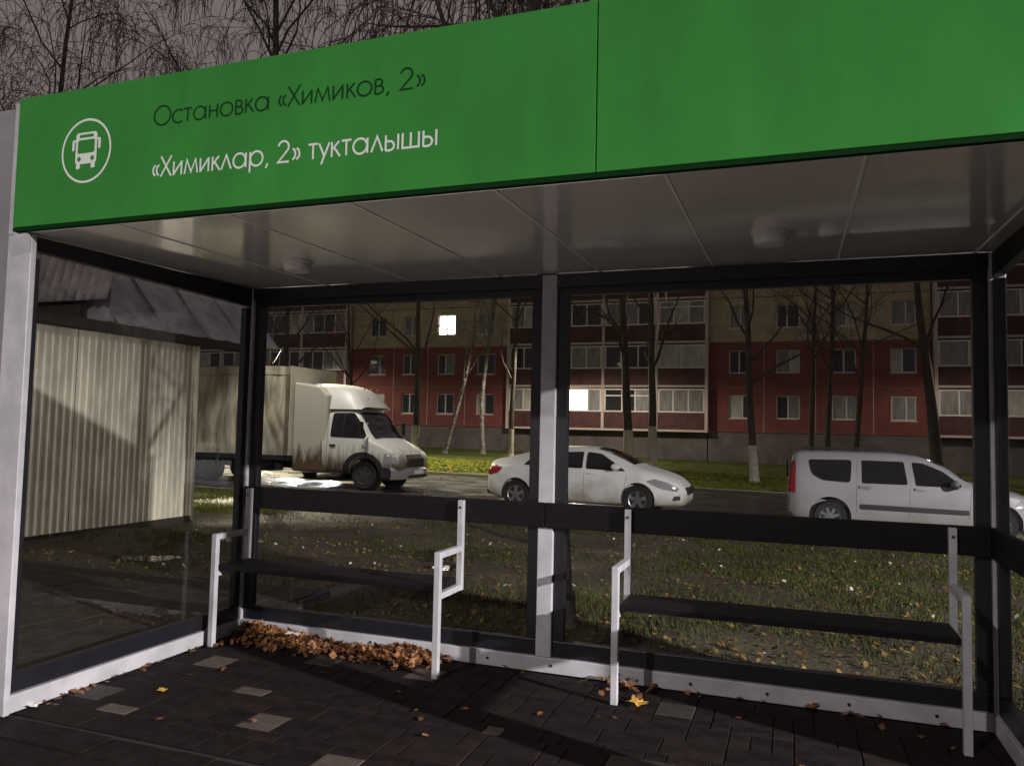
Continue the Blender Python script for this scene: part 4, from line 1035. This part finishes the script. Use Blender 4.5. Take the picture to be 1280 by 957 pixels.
# ------------------------------------------------------------------ street lighting (lamps stand outside the frame or behind posts; those before the block are added)
def street_lamp(x, y, h, ax, ay, watts, label, col, cone=150):
    z = gz(x, y) if y > 4.6 else -.06
    t = thing('street_lamp', (x, y, z), label, 'street lamp', 'street lamps')
    MB().tube([(x, y, z), (x, y, z+h*.5), (x, y, z+h)], [.09, .075, .055], 10).build('pole', 'pole_metal', t, smooth=60)
    MB().tube([(x, y, z+h-.05), (x+ax*.5, y+ay*.5, z+h+.28), (x+ax, y+ay, z+h+.32)], .035, 8).build('arm', 'pole_metal', t, smooth=60)
    hd = MB().box(x+ax-.30, x+ax+.30, y+ay-.16, y+ay+.16, z+h+.26, z+h+.40).build('lamp_head', 'pole_metal', t, bevel=.03)
    MB().box(x+ax-.24, x+ax+.24, y+ay-.12, y+ay+.12, z+h+.245, z+h+.258).build('lamp_lens', 'lamp_glow', hd)
    L = bpy.data.lights.new('lamp_light', 'SPOT'); L.energy = watts; L.color = col; L.shadow_soft_size = .10
    L.spot_size = R(cone); L.spot_blend = .35
    o = bpy.data.objects.new('lamp_light', L); COL.objects.link(o); o.parent = t; o.location = (ax, ay, h+.12)
    return t
street_lamp(16.0, -3.4, 6.1, 0, 1.5, FRONT_LAMP_W, 'street lamp at the main road kerb, right of the viewer', (1., .95, .93), 172)
street_lamp(-4.5, -7.9, 7.0, 0, 1.2, SIDE_LAMP_W, 'street lamp at the main road kerb, left of the viewer', (1., .95, .93), 172)
street_lamp(-20.6, 25.9, 8.4, .6, -1.8, FAR_LAMP_W, 'street lamp on the far kerb of the side street', (1., .90, .58), 132)
street_lamp(-12.15, 40.3, 6.4, .0, 1.2, BLOCK_FILL_W, 'added fill lamp before the apartment block hidden by the centre post', (1., .86, .66), 170)  # lamp added to brighten the middle of the block
street_lamp(8.75, 42.0, 6.4, .0, 1.2, BLOCK_FILL_W*.22, 'added fill lamp before the apartment block in line with the right corner post', (1., .86, .66), 170)  # added as well, lifts the right end of the facade
street_lamp(-33.2, 42.0, 6.4, .0, 1.2, BLOCK_FILL_W*.7, 'added fill lamp before the apartment block in line with the left corner post', (1., .86, .66), 170)  # added too, for the left end of the facade
street_lamp(-11.35, 14.55, 7.6, -.4, .9, NEAR_LAMP_W, 'street lamp on the near verge hidden by the left rear corner post', (1., .94, .82), 84)

# a car standing behind the truck with its headlights on: its light spills out under the truck
hc = saloon((-14.5, 25.15, street_z(-12)+.006), 'car with headlights on hidden behind the delivery truck', R(-82))
for sd in (-1, 1):
    L = bpy.data.lights.new('headlight_beam', 'SPOT'); L.energy = HEADLIGHT_W; L.color = (.93, .97, 1.); L.spot_size = R(74); L.spot_blend = .9; L.shadow_soft_size = .05
    o = bpy.data.objects.new('headlight_beam', L); COL.objects.link(o); o.parent = hc; o.location = (4.70, sd*.55, .62); o.rotation_euler = (R(50), 0, R(-90))

# unseen panel added right of the shelter; it keeps the kerb lamp off the right bench
ap = thing('shade_panel', (2.2, 3.92, -.01), 'unseen panel added to shade the right bench', 'shade panel')
MB().box(2.12, 2.28, 3.42, 4.42, .45, 2.62).build('case', 'grey_clad', ap, bevel=.02)
MB().box(2.10, 2.118, 3.50, 4.34, .60, 2.5).build('shade_panel_face', 'shade_panel_face', ap); MB().box(2.282, 2.30, 3.50, 4.34, .60, 2.5).build('shade_panel_face', 'shade_panel_face', ap)
MB().box(2.14, 2.26, 3.6, 4.24, -.01, .449).build('pedestal', 'grey_clad', ap)
